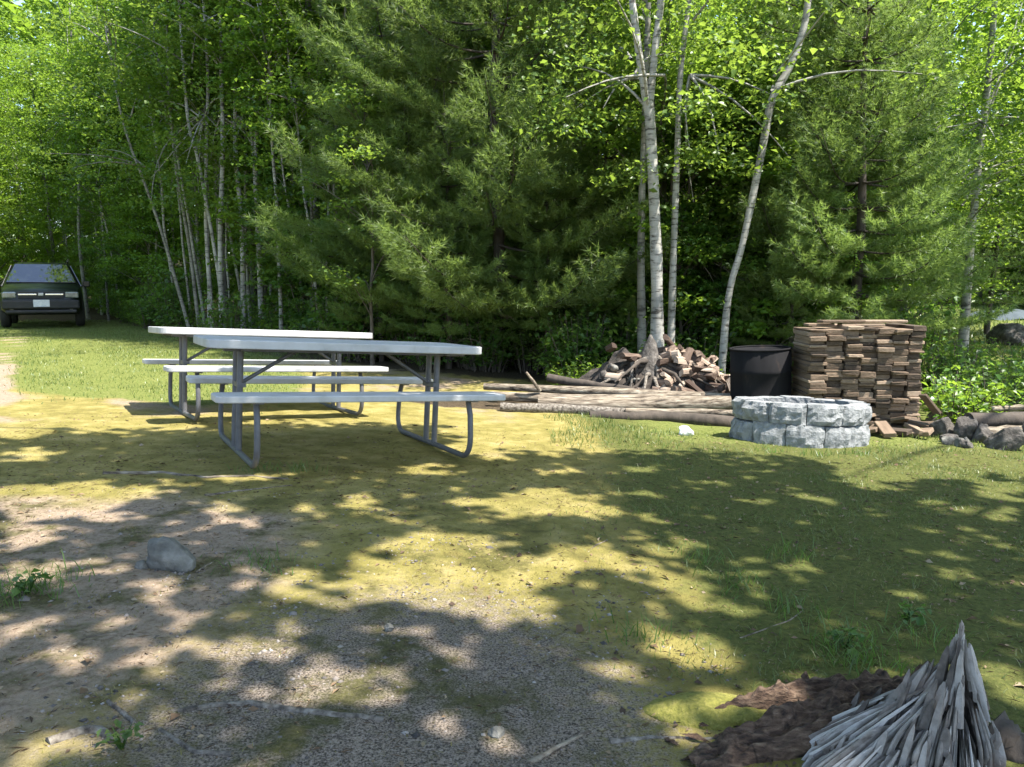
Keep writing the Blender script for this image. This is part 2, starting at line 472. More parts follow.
TL_X = [-400, -60, 60, 110, 160, 210, 300, 400, 560, 640, 780, 880, 935, 960, 1040, 1090, 1300, 1700, 2400]
TL_Y = [15, 27, 27, 24, 18.5, 15.5, 13.8, 12.8, 12.2, 11, 11, 11.5, 13, 30, 30, 27, 24, 22, 16]
def treeline(px): return np.interp(px, TL_X, TL_Y)
ground()

# ------------------------------------------------------------------ foliage builders
def unit(v): return v / np.maximum(np.linalg.norm(v, axis=1, keepdims=True), 1e-9)

def leaf_arrays(P, D, N, Ln, Wd, fold=.18):
    S_ = unit(np.cross(D, N)); N = unit(np.cross(S_, D))
    Ln = Ln[:, None]; Wd = Wd[:, None]
    a = P; c = P + D * Ln - N * Ln * .12
    l = P + D * Ln * .48 - S_ * Wd * .5 + N * Wd * fold
    r = P + D * Ln * .48 + S_ * Wd * .5 + N * Wd * fold
    V = np.stack([a, r, c, l], 1).reshape(-1, 3)
    i = np.arange(len(P))[:, None] * 4
    F = np.concatenate([i + [0, 1, 2], i + [0, 2, 3]], 0)
    return V, F

def leaf_mesh(name, P, size, tilt=.6, rnd=None, aspect=.72, droop=.25):
    n = len(P)
    th = rng.uniform(0, 2 * np.pi, n)
    D = np.stack([np.cos(th), np.sin(th), rng.normal(-droop, .3, n)], 1)
    N = np.stack([rng.normal(0, tilt, n), rng.normal(0, tilt, n), np.ones(n)], 1)
    Ln = size * np.clip(rng.lognormal(-.14, .34, n), .35, 1.55)
    V, F = leaf_arrays(P, unit(D), unit(N), Ln, Ln * aspect * rng.uniform(.8, 1.15, n))
    if rnd is None: rnd = rng.uniform(0, 1, n)
    return np_mesh(name, V, F, False, dict(rnd=np.repeat(np.clip(rnd, 0, 1), 4)))

def spray_points(C, rad, per, flat=.28):
    """leaf positions in flattened sprays round the centres C"""
    k = len(C)
    off = rng.normal(0, 1, (k, per, 3)) * .5
    off[:, :, 2] *= flat
    off *= rad[:, None, None]
    cr = rng.uniform(.15, .85, k)
    P = (C[:, None, :] + off).reshape(-1, 3)
    rn = (cr[:, None] + rng.normal(0, .16, (k, per))).ravel()
    return P, rn

def limb(mb, a, b, r0, r1, sag=.0, n=6, sides=6):
    a = Vector(a); b = Vector(b); pts = []
    side = Vector((random.uniform(-1, 1), random.uniform(-1, 1), 0)) * (b - a).length * .07
    for i in range(n):
        t = i / (n - 1)
        pts.append(a.lerp(b, t) + side * math.sin(math.pi * t) + Vector((0, 0, sag * math.sin(math.pi * t))))
    mb.tube(pts, [r0 + (r1 - r0) * i / (n - 1) for i in range(n)], sides, False)

def broadleaf(name, H, base, rad, n_spray, per, size, trunk_r, leafm, barkm, lean=.25, loc=(0, 0, 0), flat=.3, stems=1):
    """one broadleaved tree: Empty > trunk (with limbs), crown"""
    root = empty(name, loc)
    mb = MB(); axes = []
    for s in range(stems):
        ang = random.uniform(0, 6.28); ln = lean * random.uniform(.3, 1) * (2.2 if stems > 1 else 1)
        pts = []; nn = 12
        ox, oy = ((math.cos(ang) * .12, math.sin(ang) * .12) if stems > 1 else (0, 0))
        wob = [random.uniform(-.07, .07) for _ in range(nn * 2)]
        for i in range(nn):
            t = i / (nn - 1)
            pts.append(Vector((ox + math.cos(ang) * ln * t * t * H * .25 + wob[i] * t * 1.5, oy + math.sin(ang) * ln * t * t * H * .25 + wob[nn + i] * t * 1.5, -.1 + t * (H + .1))))
        rr = [trunk_r * (1 - .82 * (i / (nn - 1))) * (1.35 if i == 0 else 1) for i in range(nn)]
        mb.tube(pts, rr, 9, False); axes.append((pts, rr))
    C = []; Rr = []
    while len(C) < n_spray:
        z = base + (H * 1.03 - base) * random.random() ** .9
        t = (z - base) / (H - base)
        prof = (math.sin(math.pi * min(1, .12 + .80 * t)) ** .55)
        a = random.uniform(0, 6.28); r = rad * prof * math.sqrt(random.uniform(.06, 1)) * (.8 + .35 * math.sin(3 * a + 2 * z))
        pts, _ = random.choice(axes)
        u = max(0, min(.999, z / H)) * 11; k = int(u); c = pts[k].lerp(pts[min(k + 1, 11)], u - k)
        C.append((c.x + math.cos(a) * r, c.y + math.sin(a) * r, z)); Rr.append(random.uniform(.35, .75) * min(1, rad / 2.2))
    C = np.array(C); Rr = np.array(Rr)
    for i in range(0, len(C), max(1, len(C) // 34)):
        pts, rr = random.choice(axes)
        z = max(base * .7, C[i][2] - np.hypot(*(C[i][:2] - np.array(pts[6][:2]))) * .6)
        u = max(0.3, min(10.9, z / H * 11)); k = int(u)
        st = pts[k].lerp(pts[k + 1], u - k)
        limb(mb, st, C[i], rr[k] * .38, .006, .1)
    tr = mb.build('trunk', barkm, root)
    P, rn = spray_points(C, Rr, per, flat)
    link('crown', leaf_mesh('crown', P, size, rnd=rn), leafm, root)
    return root

def pine(name, H, base, rad, trunk_r, loc=(0, 0, 0), tuft_step=.075, needles=17, nl=.125, dead=True):
    """white pine: whorls of upswept limbs carrying soft needle tufts"""
    root = empty(name, loc)
    mb = MB(); tp = []; twigs = MB()
    pts = [Vector((.05 * math.sin(z * 1.3), .05 * math.cos(z * 1.1), z)) for z in np.linspace(-.1, H, 14)]
    mb.tube(pts, [trunk_r * (1 - .93 * i / 13) for i in range(14)], 10, False)
    z = .5
    TP = []; TD = []; TB = []
    while z < H - .25:
        live = z > base
        nb = random.randint(4, 6); a0 = random.uniform(0, 6.28)
        t = z / H
        for k in range(nb):
            a = a0 + 6.283 * k / nb + random.uniform(-.3, .3)
            L = rad * (1 - t) ** .75 * random.uniform(.7, 1.12) + .25
            if not live:
                L *= random.uniform(.3, .75)
            d = Vector((math.cos(a), math.sin(a), 0)); sd = Vector((-d.y, d.x, 0))
            st = Vector((0, 0, z)); br = []
            rise = random.uniform(.05, .28) + .35 * t; droop = -.16 * (1 - t)
            for i in range(8):
                q = i / 7
                br.append(st + d * L * q + Vector((0, 0, L * (droop * math.sin(q * 2.4) + rise * q * q))) + sd * .05 * math.sin(q * 5 + a))
            (mb if live else twigs).tube(br, [max(.004, trunk_r * .2 * (1 - .85 * i / 7) * (1 if live else .55)) for i in range(8)], 5, False)
            if not live:
                for q in range(5):
                    j = random.randint(2, 7); e = br[j] + Vector((random.uniform(-.3, .3), random.uniform(-.3, .3), random.uniform(-.2, .2)))
                    twigs.tube([br[j], br[j].lerp(e, .5) + Vector((0, 0, .02)), e], [.005, .004, .002], 4, False)
                continue
            bv = random.uniform(.2, .8)
            ns = max(4, int(L / .13))
            for i in range(1, ns + 1):
                q = .22 + .78 * i / ns; u = q * 7; j = min(6, int(u)); p = br[j].lerp(br[j + 1], u - j)
                tl = (1.15 - q) * L * .42 + .12
                for sg in (-1, 1):
                    dr = (d * random.uniform(.55, .9) + sd * sg * random.uniform(.5, 1) + Vector((0, 0, random.uniform(-.05, .28)))).normalized()
                    m_ = max(2, int(tl / tuft_step))
                    for s in range(1, m_ + 1):
                        f = s / m_
                        TP.append(p + dr * tl * f + Vector((0, 0, .08 * f * f))); TD.append((dr + Vector((0, 0, .25))).normalized()); TB.append(bv + random.uniform(-.15, .15) + .2 * f)
        z += random.uniform(.3, .45) * (1 + .25 * t)
    mb.build('trunk', M_DARKBARK, root)
    if dead and twigs.v: twigs.build('dead_branches', M_TWIG, root)
    TP = np.array([tuple(v) for v in TP]); TD = np.array([tuple(v) for v in TD]); TB = np.array(TB)
    n = len(TP)
    P = np.repeat(TP, needles, 0); D = np.repeat(TD, needles, 0)
    D = unit(D * .75 + rng.normal(0, .5, D.shape)); m = len(P)
    Sd = unit(np.cross(D, rng.normal(0, 1, D.shape)))
    Ln = nl * rng.uniform(.7, 1.15, m)[:, None]; W = .011
    V = np.stack([P - Sd * W / 2, P + Sd * W / 2, P + D * Ln], 1).reshape(-1, 3)
    F = np.arange(m * 3).reshape(-1, 3)
    me = np_mesh('crown', V, F, False, dict(rnd=np.repeat(np.clip(np.repeat(TB, needles) + rng.normal(0, .12, m), 0, 1), 3)))
    link('crown', me, M_PINE, root)
    return root

def shrub(name, h, rad, n_stem, per, size, mat, loc=(0, 0, 0)):
    root = empty(name, loc)
    mb = MB(); P = []
    for s in range(n_stem):
        a = random.uniform(0, 6.28); r = rad * math.sqrt(random.random())
        b0 = Vector((math.cos(a) * r * .35, math.sin(a) * r * .35, -.03)); e = Vector((math.cos(a) * r, math.sin(a) * r, h * random.uniform(.45, 1)))
        mid = b0.lerp(e, .5) + Vector((0, 0, h * .12))
        mb.tube([b0, mid, e], [.009, .006, .003], 5, False)
        for i in range(per):
            q = random.uniform(.25, 1.05); p = (b0.lerp(mid, q * 2) if q < .5 else mid.lerp(e, q * 2 - 1))
            P.append(tuple(p + Vector((random.gauss(0, .09), random.gauss(0, .09), random.gauss(0, .05))) * (rad / .5 * .6 + .4)))
    mb.build('stems', M_TWIG, root)
    link('foliage', leaf_mesh('foliage', np.array(P), size, tilt=.55), mat, root)
    return root
# ------------------------------------------------------------------ picnic tables
def picnic_table():
    root = empty('picnic_table', (0, 0, 0))
    def slab(name, cx, cy, lx, ly, z0, z1, crn):
        poly = []
        for sx, sy, a0 in ((1, -1, -90), (1, 1, 0), (-1, 1, 90), (-1, -1, 180)):
            for k in range(7):
                a = R(a0 + 90 * k / 6)
                poly.append((cx + sx * (lx / 2 - crn) + crn * math.cos(a), cy + sy * (ly / 2 - crn) + crn * math.sin(a)))
        m = MB(); m.prism(poly, z0, z1); return m.build(name, M_RESIN, root, .008, 3)
    slab('tabletop', 0, 0, 1.83, .76, .691, .745, .09)
    for s in (-1, 1): slab('bench_seat', 0, s * .605, 1.83, .25, .405, .445, .05)
    m = MB()                                                   # steel rails that stiffen the top and the seats from below
    for s in (-1, 1):
        m.box((0, s * .24, .685), (1.62, .03, .028))
    for x in (-.68, .68): m.box((x, 0, .687), (.06, .62, .024))
    m.build('under_frame', M_STEEL, root, .003)
    for sx in (-1, 1):
        x = sx * .68
        m = MB(); pts = []
        def arc(c, r, a0, a1, n=6): return [Vector((x, c[0] + r * math.cos(R(a0 + (a1 - a0) * k / n)), c[1] + r * math.sin(R(a0 + (a1 - a0) * k / n)))) for k in range(n + 1)]
        pts = [Vector((x, -.60, .405)), Vector((x, -.645, .30)), Vector((x, -.66, .17))] + arc((-.55, .13), .11, 180, 270) + arc((.55, .13), .11, 270, 360) + [Vector((x, .66, .17)), Vector((x, .645, .30)), Vector((x, .60, .405))]
        m.tube(pts, .0185, 10)
        m.box((x, -.605, .400), (.05, .20, .008)); m.box((x, .605, .400), (.05, .20, .008))
        m.build('bench_frame', M_STEEL, root)
        for sy in (-1, 1):
            m = MB(); m.tube([(x, sy * .075, .03), (x, sy * .075, .69)], .021, 10); m.build('post', M_STEEL, root)
        m = MB(); m.tube([(x - sx * .01, 0, .45), (x - sx * .40, 0, .69)], .013, 8)
        m.box((x - sx * .01, 0, .45), (.05, .19, .03)); m.box((x - sx * .42, 0, .69), (.09, .07, .012))
        m.build('brace', M_STEEL, root)
    return root
t1 = picnic_table()
t1.location = (-1.198, 5.168, .147 + .012); t1.rotation_euler = Euler((-.016, .063, .512), 'XYZ')
tag(t1, 'nearer grey white resin picnic table with two benches and tubular steel legs', 'picnic table', 'picnic tables in the clearing')
t2 = copy_tree(t1)
t2.location = (-2.26, 6.817, .138 + .012); t2.rotation_euler = Euler((-.032, .057, .573), 'XYZ')
t2['label'] = 'farther picnic table partly hidden behind the other, its top bright in the sun'

# ------------------------------------------------------------------ dark green car facing the clearing
def build_car():
    p = at(46, 324.5)
    root = empty('parked_car', p, R(30))
    tag(root, 'dark green parked car with a white front plate standing on the grass track', 'car')
    st = [(-2.22, .46, .70, .76, .80), (-2.14, .34, .80, .88, .92), (-1.75, .31, .86, 1.0, .93), (-1.05, .31, .90, 1.09, .90), (-.35, .31, .90, 1.60, .70), (.3, .31, .90, 1.655, .70), (1.3, .31, .90, 1.65, .70), (1.95, .33, .88, 1.58, .68), (2.2, .40, .86, 1.02, .84), (2.26, .45, .80, .86, .82)]
    m = MB(); vs = []; fs = []; n = 13
    for y, zb, wb, zt, k in st:
        wd = wb if wb < .88 else .9
        belt = min(zt - .04, .98)
        half = [(wd * .86, zb), (wd, zb + .14), (wd * 1.0, (zb + belt) / 2 + .06), (wd * .96, belt), (wd * k, zt - .05), (wd * k * .86, zt - .005), (0, zt)]
        full = [(-x, z) for x, z in half] + [(x, z) for x, z in half[-2::-1]]
        vs += [(x, y, z) for x, z in full]
    for i in range(len(st) - 1):
        for k in range(n - 1):
            fs.append((i * n + k, i * n + k + 1, (i + 1) * n + k + 1, (i + 1) * n + k))
        fs.append((i * n + n - 1, i * n, (i + 1) * n, (i + 1) * n + n - 1))
    fs.append(tuple(range(n))[::-1]); fs.append(tuple(range((len(st) - 1) * n, len(st) * n)))
    m.add(vs, fs, True); m.build('body', M_CARPAINT, root)
    def panel(name, quad, mat, th=.012, par=None):
        q = [Vector(v) for v in quad]; nn = (q[1] - q[0]).cross(q[2] - q[0]).normalized() * th
        m = MB(); m.add([v - nn for v in q] + [v + nn for v in q], [(3, 2, 1, 0), (4, 5, 6, 7), (0, 1, 5, 4), (1, 2, 6, 5), (2, 3, 7, 6), (3, 0, 4, 7)])
        return m.build(name, mat, par or root, .004)
    panel('windscreen', [(-.76, -1.03, 1.105), (.76, -1.03, 1.105), (.575, -.40, 1.575), (-.575, -.40, 1.575)], M_GLASS, .02)
    panel('rear_window', [(.70, 2.19, 1.08), (-.70, 2.19, 1.08), (-.55, 1.98, 1.52), (.55, 1.98, 1.52)], M_GLASS, .015)
    for s in (-1, 1):
        for a, b, c, d in ((-.80, .18, .22, -.36), (.26, 1.22, 1.18, .30), (1.28, 2.0, 1.86, 1.24)):
            q = [(s * .875, a, 1.02), (s * .875, b, 1.02), (s * .66, c, 1.56), (s * .66, d, 1.56)]
            panel('side_window', q if s > 0 else q[::-1], M_GLASS, .012)
        m = MB(); m.box((s * 1.0, -.72, 1.08), (.17, .10, .15)); m.box((s * .90, -.70, 1.03), (.08, .05, .05)); m.build('wing_mirror', M_CARPAINT, root, .02)
        m = MB(); m.tube([(s * .60, -.2, 1.665), (s * .60, -.12, 1.70), (s * .60, 1.5, 1.70), (s * .60, 1.6, 1.66)], .014, 8); m.build('roof_rail', M_BLACK, root)
        m = MB(); m.box((s * .65, -2.165, .80), (.30, .13, .15)); m.build('headlight', M_LAMP, root, .03)
        m = MB(); m.tube([(s * .62, -2.24, .50), (s * .62, -2.20, .50)], .06, 14); m.build('fog_lamp', M_LAMP, root)
    m = MB(); m.box((0, -2.215, .80), (.96, .05, .16)); g = m.build('grille', M_BLACK, root, .01)
    for s in (-1, 1):
        m = MB(); m.box((s * .28, -2.245, .815), (.38, .02, .035)); m.build('chrome_strip', M_CHROME, g, .005)
    m = MB(); m.box((0, -2.245, .815), (.12, .024, .075)); m.build('emblem', M_RIM, g, .02)
    m = MB(); m.box((0, -2.235, .57), (1.62, .10, .22)); m.box((0, -2.22, .40), (1.5, .08, .10)); bp = m.build('bumper', M_BLACK, root, .035)
    m = MB(); m.box((0, -2.294, .60), (.34, .012, .17)); m.build('licence_plate', M_PLATE, bp, .004)
    for sx in (-1, 1):
        for y in (-1.38, 1.32):
            m = MB(); m.lathe([(.20, -.10), (.30, -.105), (.335, -.07), (.34, 0), (.335, .07), (.30, .105), (.20, .10)], 28)
            wv = m.build('wheel', M_RUBBER, root); wv.location = (sx * .80, y, .34); wv.rotation_euler = (0, R(90), 0)
            m = MB(); m.lathe([(.0, sx * .07), (.06, sx * .075), (.12, sx * .06), (.19, sx * .085), (.205, sx * .095), (.205, -sx * .09)], 28)
            m.build('rim', M_RIM, wv)
    return root
build_car()

# ------------------------------------------------------------------ rocks
def rock_mesh(name, sx, sy, sz, seed, sub=4, rough=.22, cuts=11):
    rd = random.Random(seed)
    bm = bmesh.new(); bmesh.ops.create_icosphere(bm, subdivisions=sub, radius=1)
    planes = []
    for k in range(cuts):
        nv = Vector((rd.gauss(0, 1), rd.gauss(0, 1), rd.gauss(.2, .8))).normalized(); planes.append((nv, rd.uniform(.52, .85)))
    for v in bm.verts:
        c = v.co.copy()
        for nv, dd in planes:
            q = c.dot(nv)
            if q > dd: c -= nv * (q - dd) * .92
        q = float(fnoise(c.x + c.z * 1.3, c.y - c.z * .7, .5, seed % 50, 3))
        c *= 1 + rough * q
        v.co = Vector((c.x * sx, c.y * sy, c.z * sz))
    me = bpy.data.meshes.new(name); bm.to_mesh(me); bm.free()
    for p in me.polygons: p.use_smooth = True
    return me
def rock(name, px, py, wpx, hpx, label, cat, mat=None, seed=1, depth_f=.8, group=None, rz=0.0, sink=.30):
    p = at(px, py); D = p.y * CP
    sx = wpx / F_PX * D / 2; sz = hpx / F_PX * D / (2 - 2 * sink)
    o = link(name, rock_mesh(name, sx, sx * depth_f, sz, seed), mat or M_ROCK)
    o.location = (p.x, p.y + sx * depth_f * .6, p.z + sz * (1 - 2 * sink)); o.rotation_euler = (0, 0, rz)
    return tag(o, label, cat, group)
rock('fieldstone', 163, 571, 62, 31, 'pale grey angular fieldstone half sunk in the moss, alone at the left', 'rock', M_ROCK, 12, .75)

# ------------------------------------------------------------------ fire pit of rough blocks
def fire_pit():
    a = at(732, 437); b = at(866, 446); f = at(802, 449.5)
    rr = .565; c = Vector(((a.x + b.x) / 2 + .03, f.y + rr * .7, 0)); c.z = gzf(c.x, c.y - .3) - .02
    root = empty('fire_pit', c)
    root.rotation_euler = Euler((R(-1.5), R(2.2), 0)); root.scale = (1, .60, 1)
    tag(root, 'round fire pit ring of two courses of rough grey concrete blocks', 'fire pit')
    rd = random.Random(4)
    for course, (n, z0, h) in enumerate(((11, -.06, .255), (11, .195, .175))):
        for k in range(n):
            a0 = 6.2832 * (k + .5 * course) / n; da = 6.2832 / n * .975
            bm = bmesh.new(); nu, nv, nw = 9, 6, 3
            ro = rr * (.985 if course else 1) + rd.uniform(-.008, .012); ri = rr - .17; hh = h + rd.uniform(-.012, .006)
            vs = {}
            for i in range(nu):
                for j in range(nv):
                    for q in range(nw):
                        if 0 < i < nu - 1 and 0 < j < nv - 1 and 0 < q < nw - 1: continue
                        t = a0 - da / 2 + da * i / (nu - 1); r = ri + (ro - ri) * q / (nw - 1); z = z0 + hh * j / (nv - 1) - .004
                        e = (i in (0, nu - 1)) + (j in (0, nv - 1)) + (q in (0, nw - 1))
                        bul = .022 * math.sin(math.pi * i / (nu - 1)) * math.sin(math.pi * j / (nv - 1)) * (1 if q == nw - 1 else 0)
                        ns = float(fnoise(t * 3 + z * 2, z * 4 + r * 5 + k, .16, course + 3, 3)) * .032 * (1 if q == nw - 1 else .35)
                        r2 = r + bul + ns - (.014 if e >= 2 and q == nw - 1 else 0)
                        vs[i, j, q] = bm.verts.new((r2 * math.cos(t), r2 * math.sin(t), z - (.008 if e >= 2 and j == nv - 1 else 0) + (ns * .25 if j == nv - 1 else 0)))
            def quad(*ks):
                try: bm.faces.new([vs[kk] for kk in ks])
                except (KeyError, ValueError): pass
            for i in range(nu - 1):
                for j in range(nv - 1):
                    quad((i, j, 0), (i, j + 1, 0), (i + 1, j + 1, 0), (i + 1, j, 0)); quad((i, j, nw - 1), (i + 1, j, nw - 1), (i + 1, j + 1, nw - 1), (i, j + 1, nw - 1))
            for i in range(nu - 1):
                for q in range(nw - 1):
                    quad((i, 0, q), (i + 1, 0, q), (i + 1, 0, q + 1), (i, 0, q + 1)); quad((i, nv - 1, q), (i, nv - 1, q + 1), (i + 1, nv - 1, q + 1), (i + 1, nv - 1, q))
            for j in range(nv - 1):
                for q in range(nw - 1):
                    quad((0, j, q), (0, j, q + 1), (0, j + 1, q + 1), (0, j + 1, q)); quad((nu - 1, j, q), (nu - 1, j + 1, q), (nu - 1, j + 1, q + 1), (nu - 1, j, q + 1))
            bmesh.ops.recalc_face_normals(bm, faces=bm.faces)
            me = bpy.data.meshes.new('block'); bm.to_mesh(me); bm.free()
            link('block', me, M_BLOCK, root)
    m = MB(); m.lathe([(0, .02), (.25, .035), (.40, .01)], 20); m.build('ash_bed', M_SOIL, root)
    return c
PIT = fire_pit()

# ------------------------------------------------------------------ stack of boards
def board_stack():
    rd = random.Random(9)
    D = 7.25; x0 = (811 - 512) / F_PX * D; zb = gzf(x0 + .5, D) - .02
    tops = atd(860, 327, D).z
    yaw = R(-4)
    T = Matrix.Translation((x0, D, zb)) @ Matrix.Rotation(yaw, 4, 'Z')
    edges = [0]
    for k in range(7): edges.append(edges[-1] + rd.choice((.132, .145, .15, .158, .165)))
    for c in range(7):
        cw = (edges[c + 1] - edges[c]) * 1.06 / edges[-1]; xm = (edges[c] + edges[c + 1]) / 2 * 1.06 / edges[-1]
        z = 0.0; row = 0; goal = tops - zb - .03 + rd.uniform(-.035, .025)
        while z < goal:
            th = rd.choice((.022, .03, .036, .044, .055, .062)); wv = cw * rd.uniform(.93, 1.04); ln = rd.uniform(.48, .60)
            m = MB(); m.box((0, 0, 0), (wv, ln, th * .97))
            o = m.build('board', M_BOARD, None, .005, 1)
            for vi in range(8): o.data.vertices[vi].co += Vector((rd.uniform(-.004, .004), rd.uniform(-.006, .006), rd.uniform(-.003, .002)))
            y = .30 + rd.uniform(-.045, .035)
            o.matrix_world = T @ Matrix.Translation((xm + rd.uniform(-.012, .012), y + .004 * (c % 2), z + th / 2)) @ Matrix.Rotation(R(rd.uniform(-2.5, 2.5)), 4, 'Z') @ Matrix.Rotation(R(rd.uniform(-1.4, 1.4)), 4, 'Y')
            tag(o, 'weathered brown board lying in the tall stack behind the fire pit', 'board', 'boards stacked behind the fire pit')
            z += th; row += 1
    # boards laid crosswise over the top and the ones slumped at its foot
    for k in range(4):
        m = MB(); m.box((0, 0, 0), (rd.uniform(.25, .5), .13, .025)); o = m.build('board', M_BOARD, None, .004, 1)
        o.matrix_world = T @ Matrix.Translation((.15 + .19 * k, .2 + rd.uniform(-.05, .12), tops - zb + .012 + .004 * (k % 2) + .031 * (k % 2))) @ Matrix.Rotation(R(rd.uniform(-9, 9)), 4, 'Z') @ Matrix.Rotation(R(rd.uniform(-2, 2)), 4, 'Y')
        tag(o, 'weathered board laid crosswise on top of the tall stack', 'board', 'boards laid across the stack')
    for k in range(15):
        m = MB(); m.box((0, 0, 0), (rd.uniform(.09, .14), rd.uniform(.22, .42), rd.uniform(.03, .045))); o = m.build('board', M_BOARD, None, .004, 1)
        px = rd.uniform(868, 932); py = rd.uniform(426, 441); p = at(px, py)
        o.location = p + Vector((0, .12, .03 + rd.uniform(0, .14) * (1 if px < 915 else .5)))
        o.rotation_euler = (R(rd.uniform(-14, 14)), R(rd.uniform(-22, 22)), R(rd.uniform(-60, 60)))
        tag(o, 'short board slumped on the ground at the foot of the tall stack', 'board', 'boards slumped at the foot of the stack')
    m = MB(); m.box((0, 0, 0), (.025, .09, .24)); o = m.build('leaning_board', M_BOARD, None, .004, 1)
    o.location = atd(930, 404, 6.9); o.rotation_euler = (R(-8), R(-42), R(20))
    tag(o, 'pale grey board end leaning against the right foot of the stack', 'board')
board_stack()

# ------------------------------------------------------------------ burn barrel
def barrel():
    D = 7.75; p = Vector(((764 - 512) / F_PX * D, D, 0)); p.z = gzf(p.x, p.y) - .01
    root = empty('burn_barrel', p); root.rotation_euler = (0, R(-2.5), 0)
    tag(root, 'soot black closed metal drum standing between the firewood and the board stack', 'barrel')
    r = .30; h = .75; m = MB()
    m.lathe([(r, 0), (r + .008, .012), (r, .03), (r, .24), (r + .012, .26), (r, .28), (r, .50), (r + .012, .52), (r, .54), (r, h - .02), (r - .012, h - .012), (r - .02, h - .03), (0, h - .022)], 40)
    b = m.build('drum_wall', M_SOOT, root)
    m = MB(); m.tube([(r * math.cos(t), r * math.sin(t), h - .006) for t in np.linspace(0, 6.2832, 41)], .011, 6, False); m.build('rim', M_SOOT, root)
barrel()

# ------------------------------------------------------------------ long poles and logs lying before the firewood
def log(name, pts, r0, r1, mat, label, cat='log', group=None, n=12, jit=.05, split=False):
    m = MB(); P = [Vector(p) for p in pts]; Q = []
    for i in range(len(P) - 1):
        for k in range(4): Q.append(P[i].lerp(P[i + 1], k / 4))
    Q.append(P[-1]); Q = [q + Vector((random.uniform(-1, 1), random.uniform(-1, 1), random.uniform(-1, 1))) * r0 * .10 for q in Q]
    nn = len(Q); m.tube(Q, [(r0 + (r1 - r0) * i / (nn - 1)) * random.uniform(.93, 1.07) for i in range(nn)], n, True, 0, jit)
    return tag(m.build(name, mat), label, cat, group)
G_ = 'logs lying before the firewood'
log('log', [atd(538, 403, 7.75), atd(640, 406, 7.7), atd(731, 404, 7.6)], .075, .10, M_OLDLOG, 'thickest barkless grey log lying before the firewood, its end at the fire pit', 'log', G_)
log('log', [atd(484, 386, 8.3), atd(600, 391, 8.05), atd(737, 399, 7.8)], .035, .055, M_OLDLOG, 'long thin pale pole whose far tip sticks out beyond the bench', 'log', G_)
log('log', [atd(548, 378, 8.4), atd(600, 386, 8.2), atd(668, 394, 8.0)], .05, .03, M_DARKBARK, 'short dark pole slanting down in front of the firewood heap', 'log', G_)
log('log', [atd(492, 396, 7.95), atd(590, 400, 7.9), atd(700, 398, 7.85)], .05, .06, M_OLDLOG, 'grey pole between the thin pale pole and the thick log', 'log', G_)
log('log', [atd(500, 407, 7.6), atd(560, 409, 7.6), atd(640, 414, 7.45)], .045, .055, M_ROOT, 'knobbly grey pole on the moss beside the bench end', 'log', G_)
log('log', [atd(590, 416, 7.35), atd(670, 418, 7.3), atd(738, 424, 7.15)], .05, .07, M_DARKBARK, 'dark low log half buried in grass left of the fire pit', 'log', G_)
log('log', [atd(625, 411, 7.42), atd(700, 412, 7.4), atd(736, 414, 7.3)], .03, .04, M_OLDLOG, 'thin pale stick tucked under the thick log', 'log', G_)
log('broken_branch', [atd(540, 391, 7.9), atd(533, 381, 7.85), atd(526, 372, 7.85)], .02, .012, M_OLDLOG, 'pale broken branch stub sticking up from the poles', 'branch')

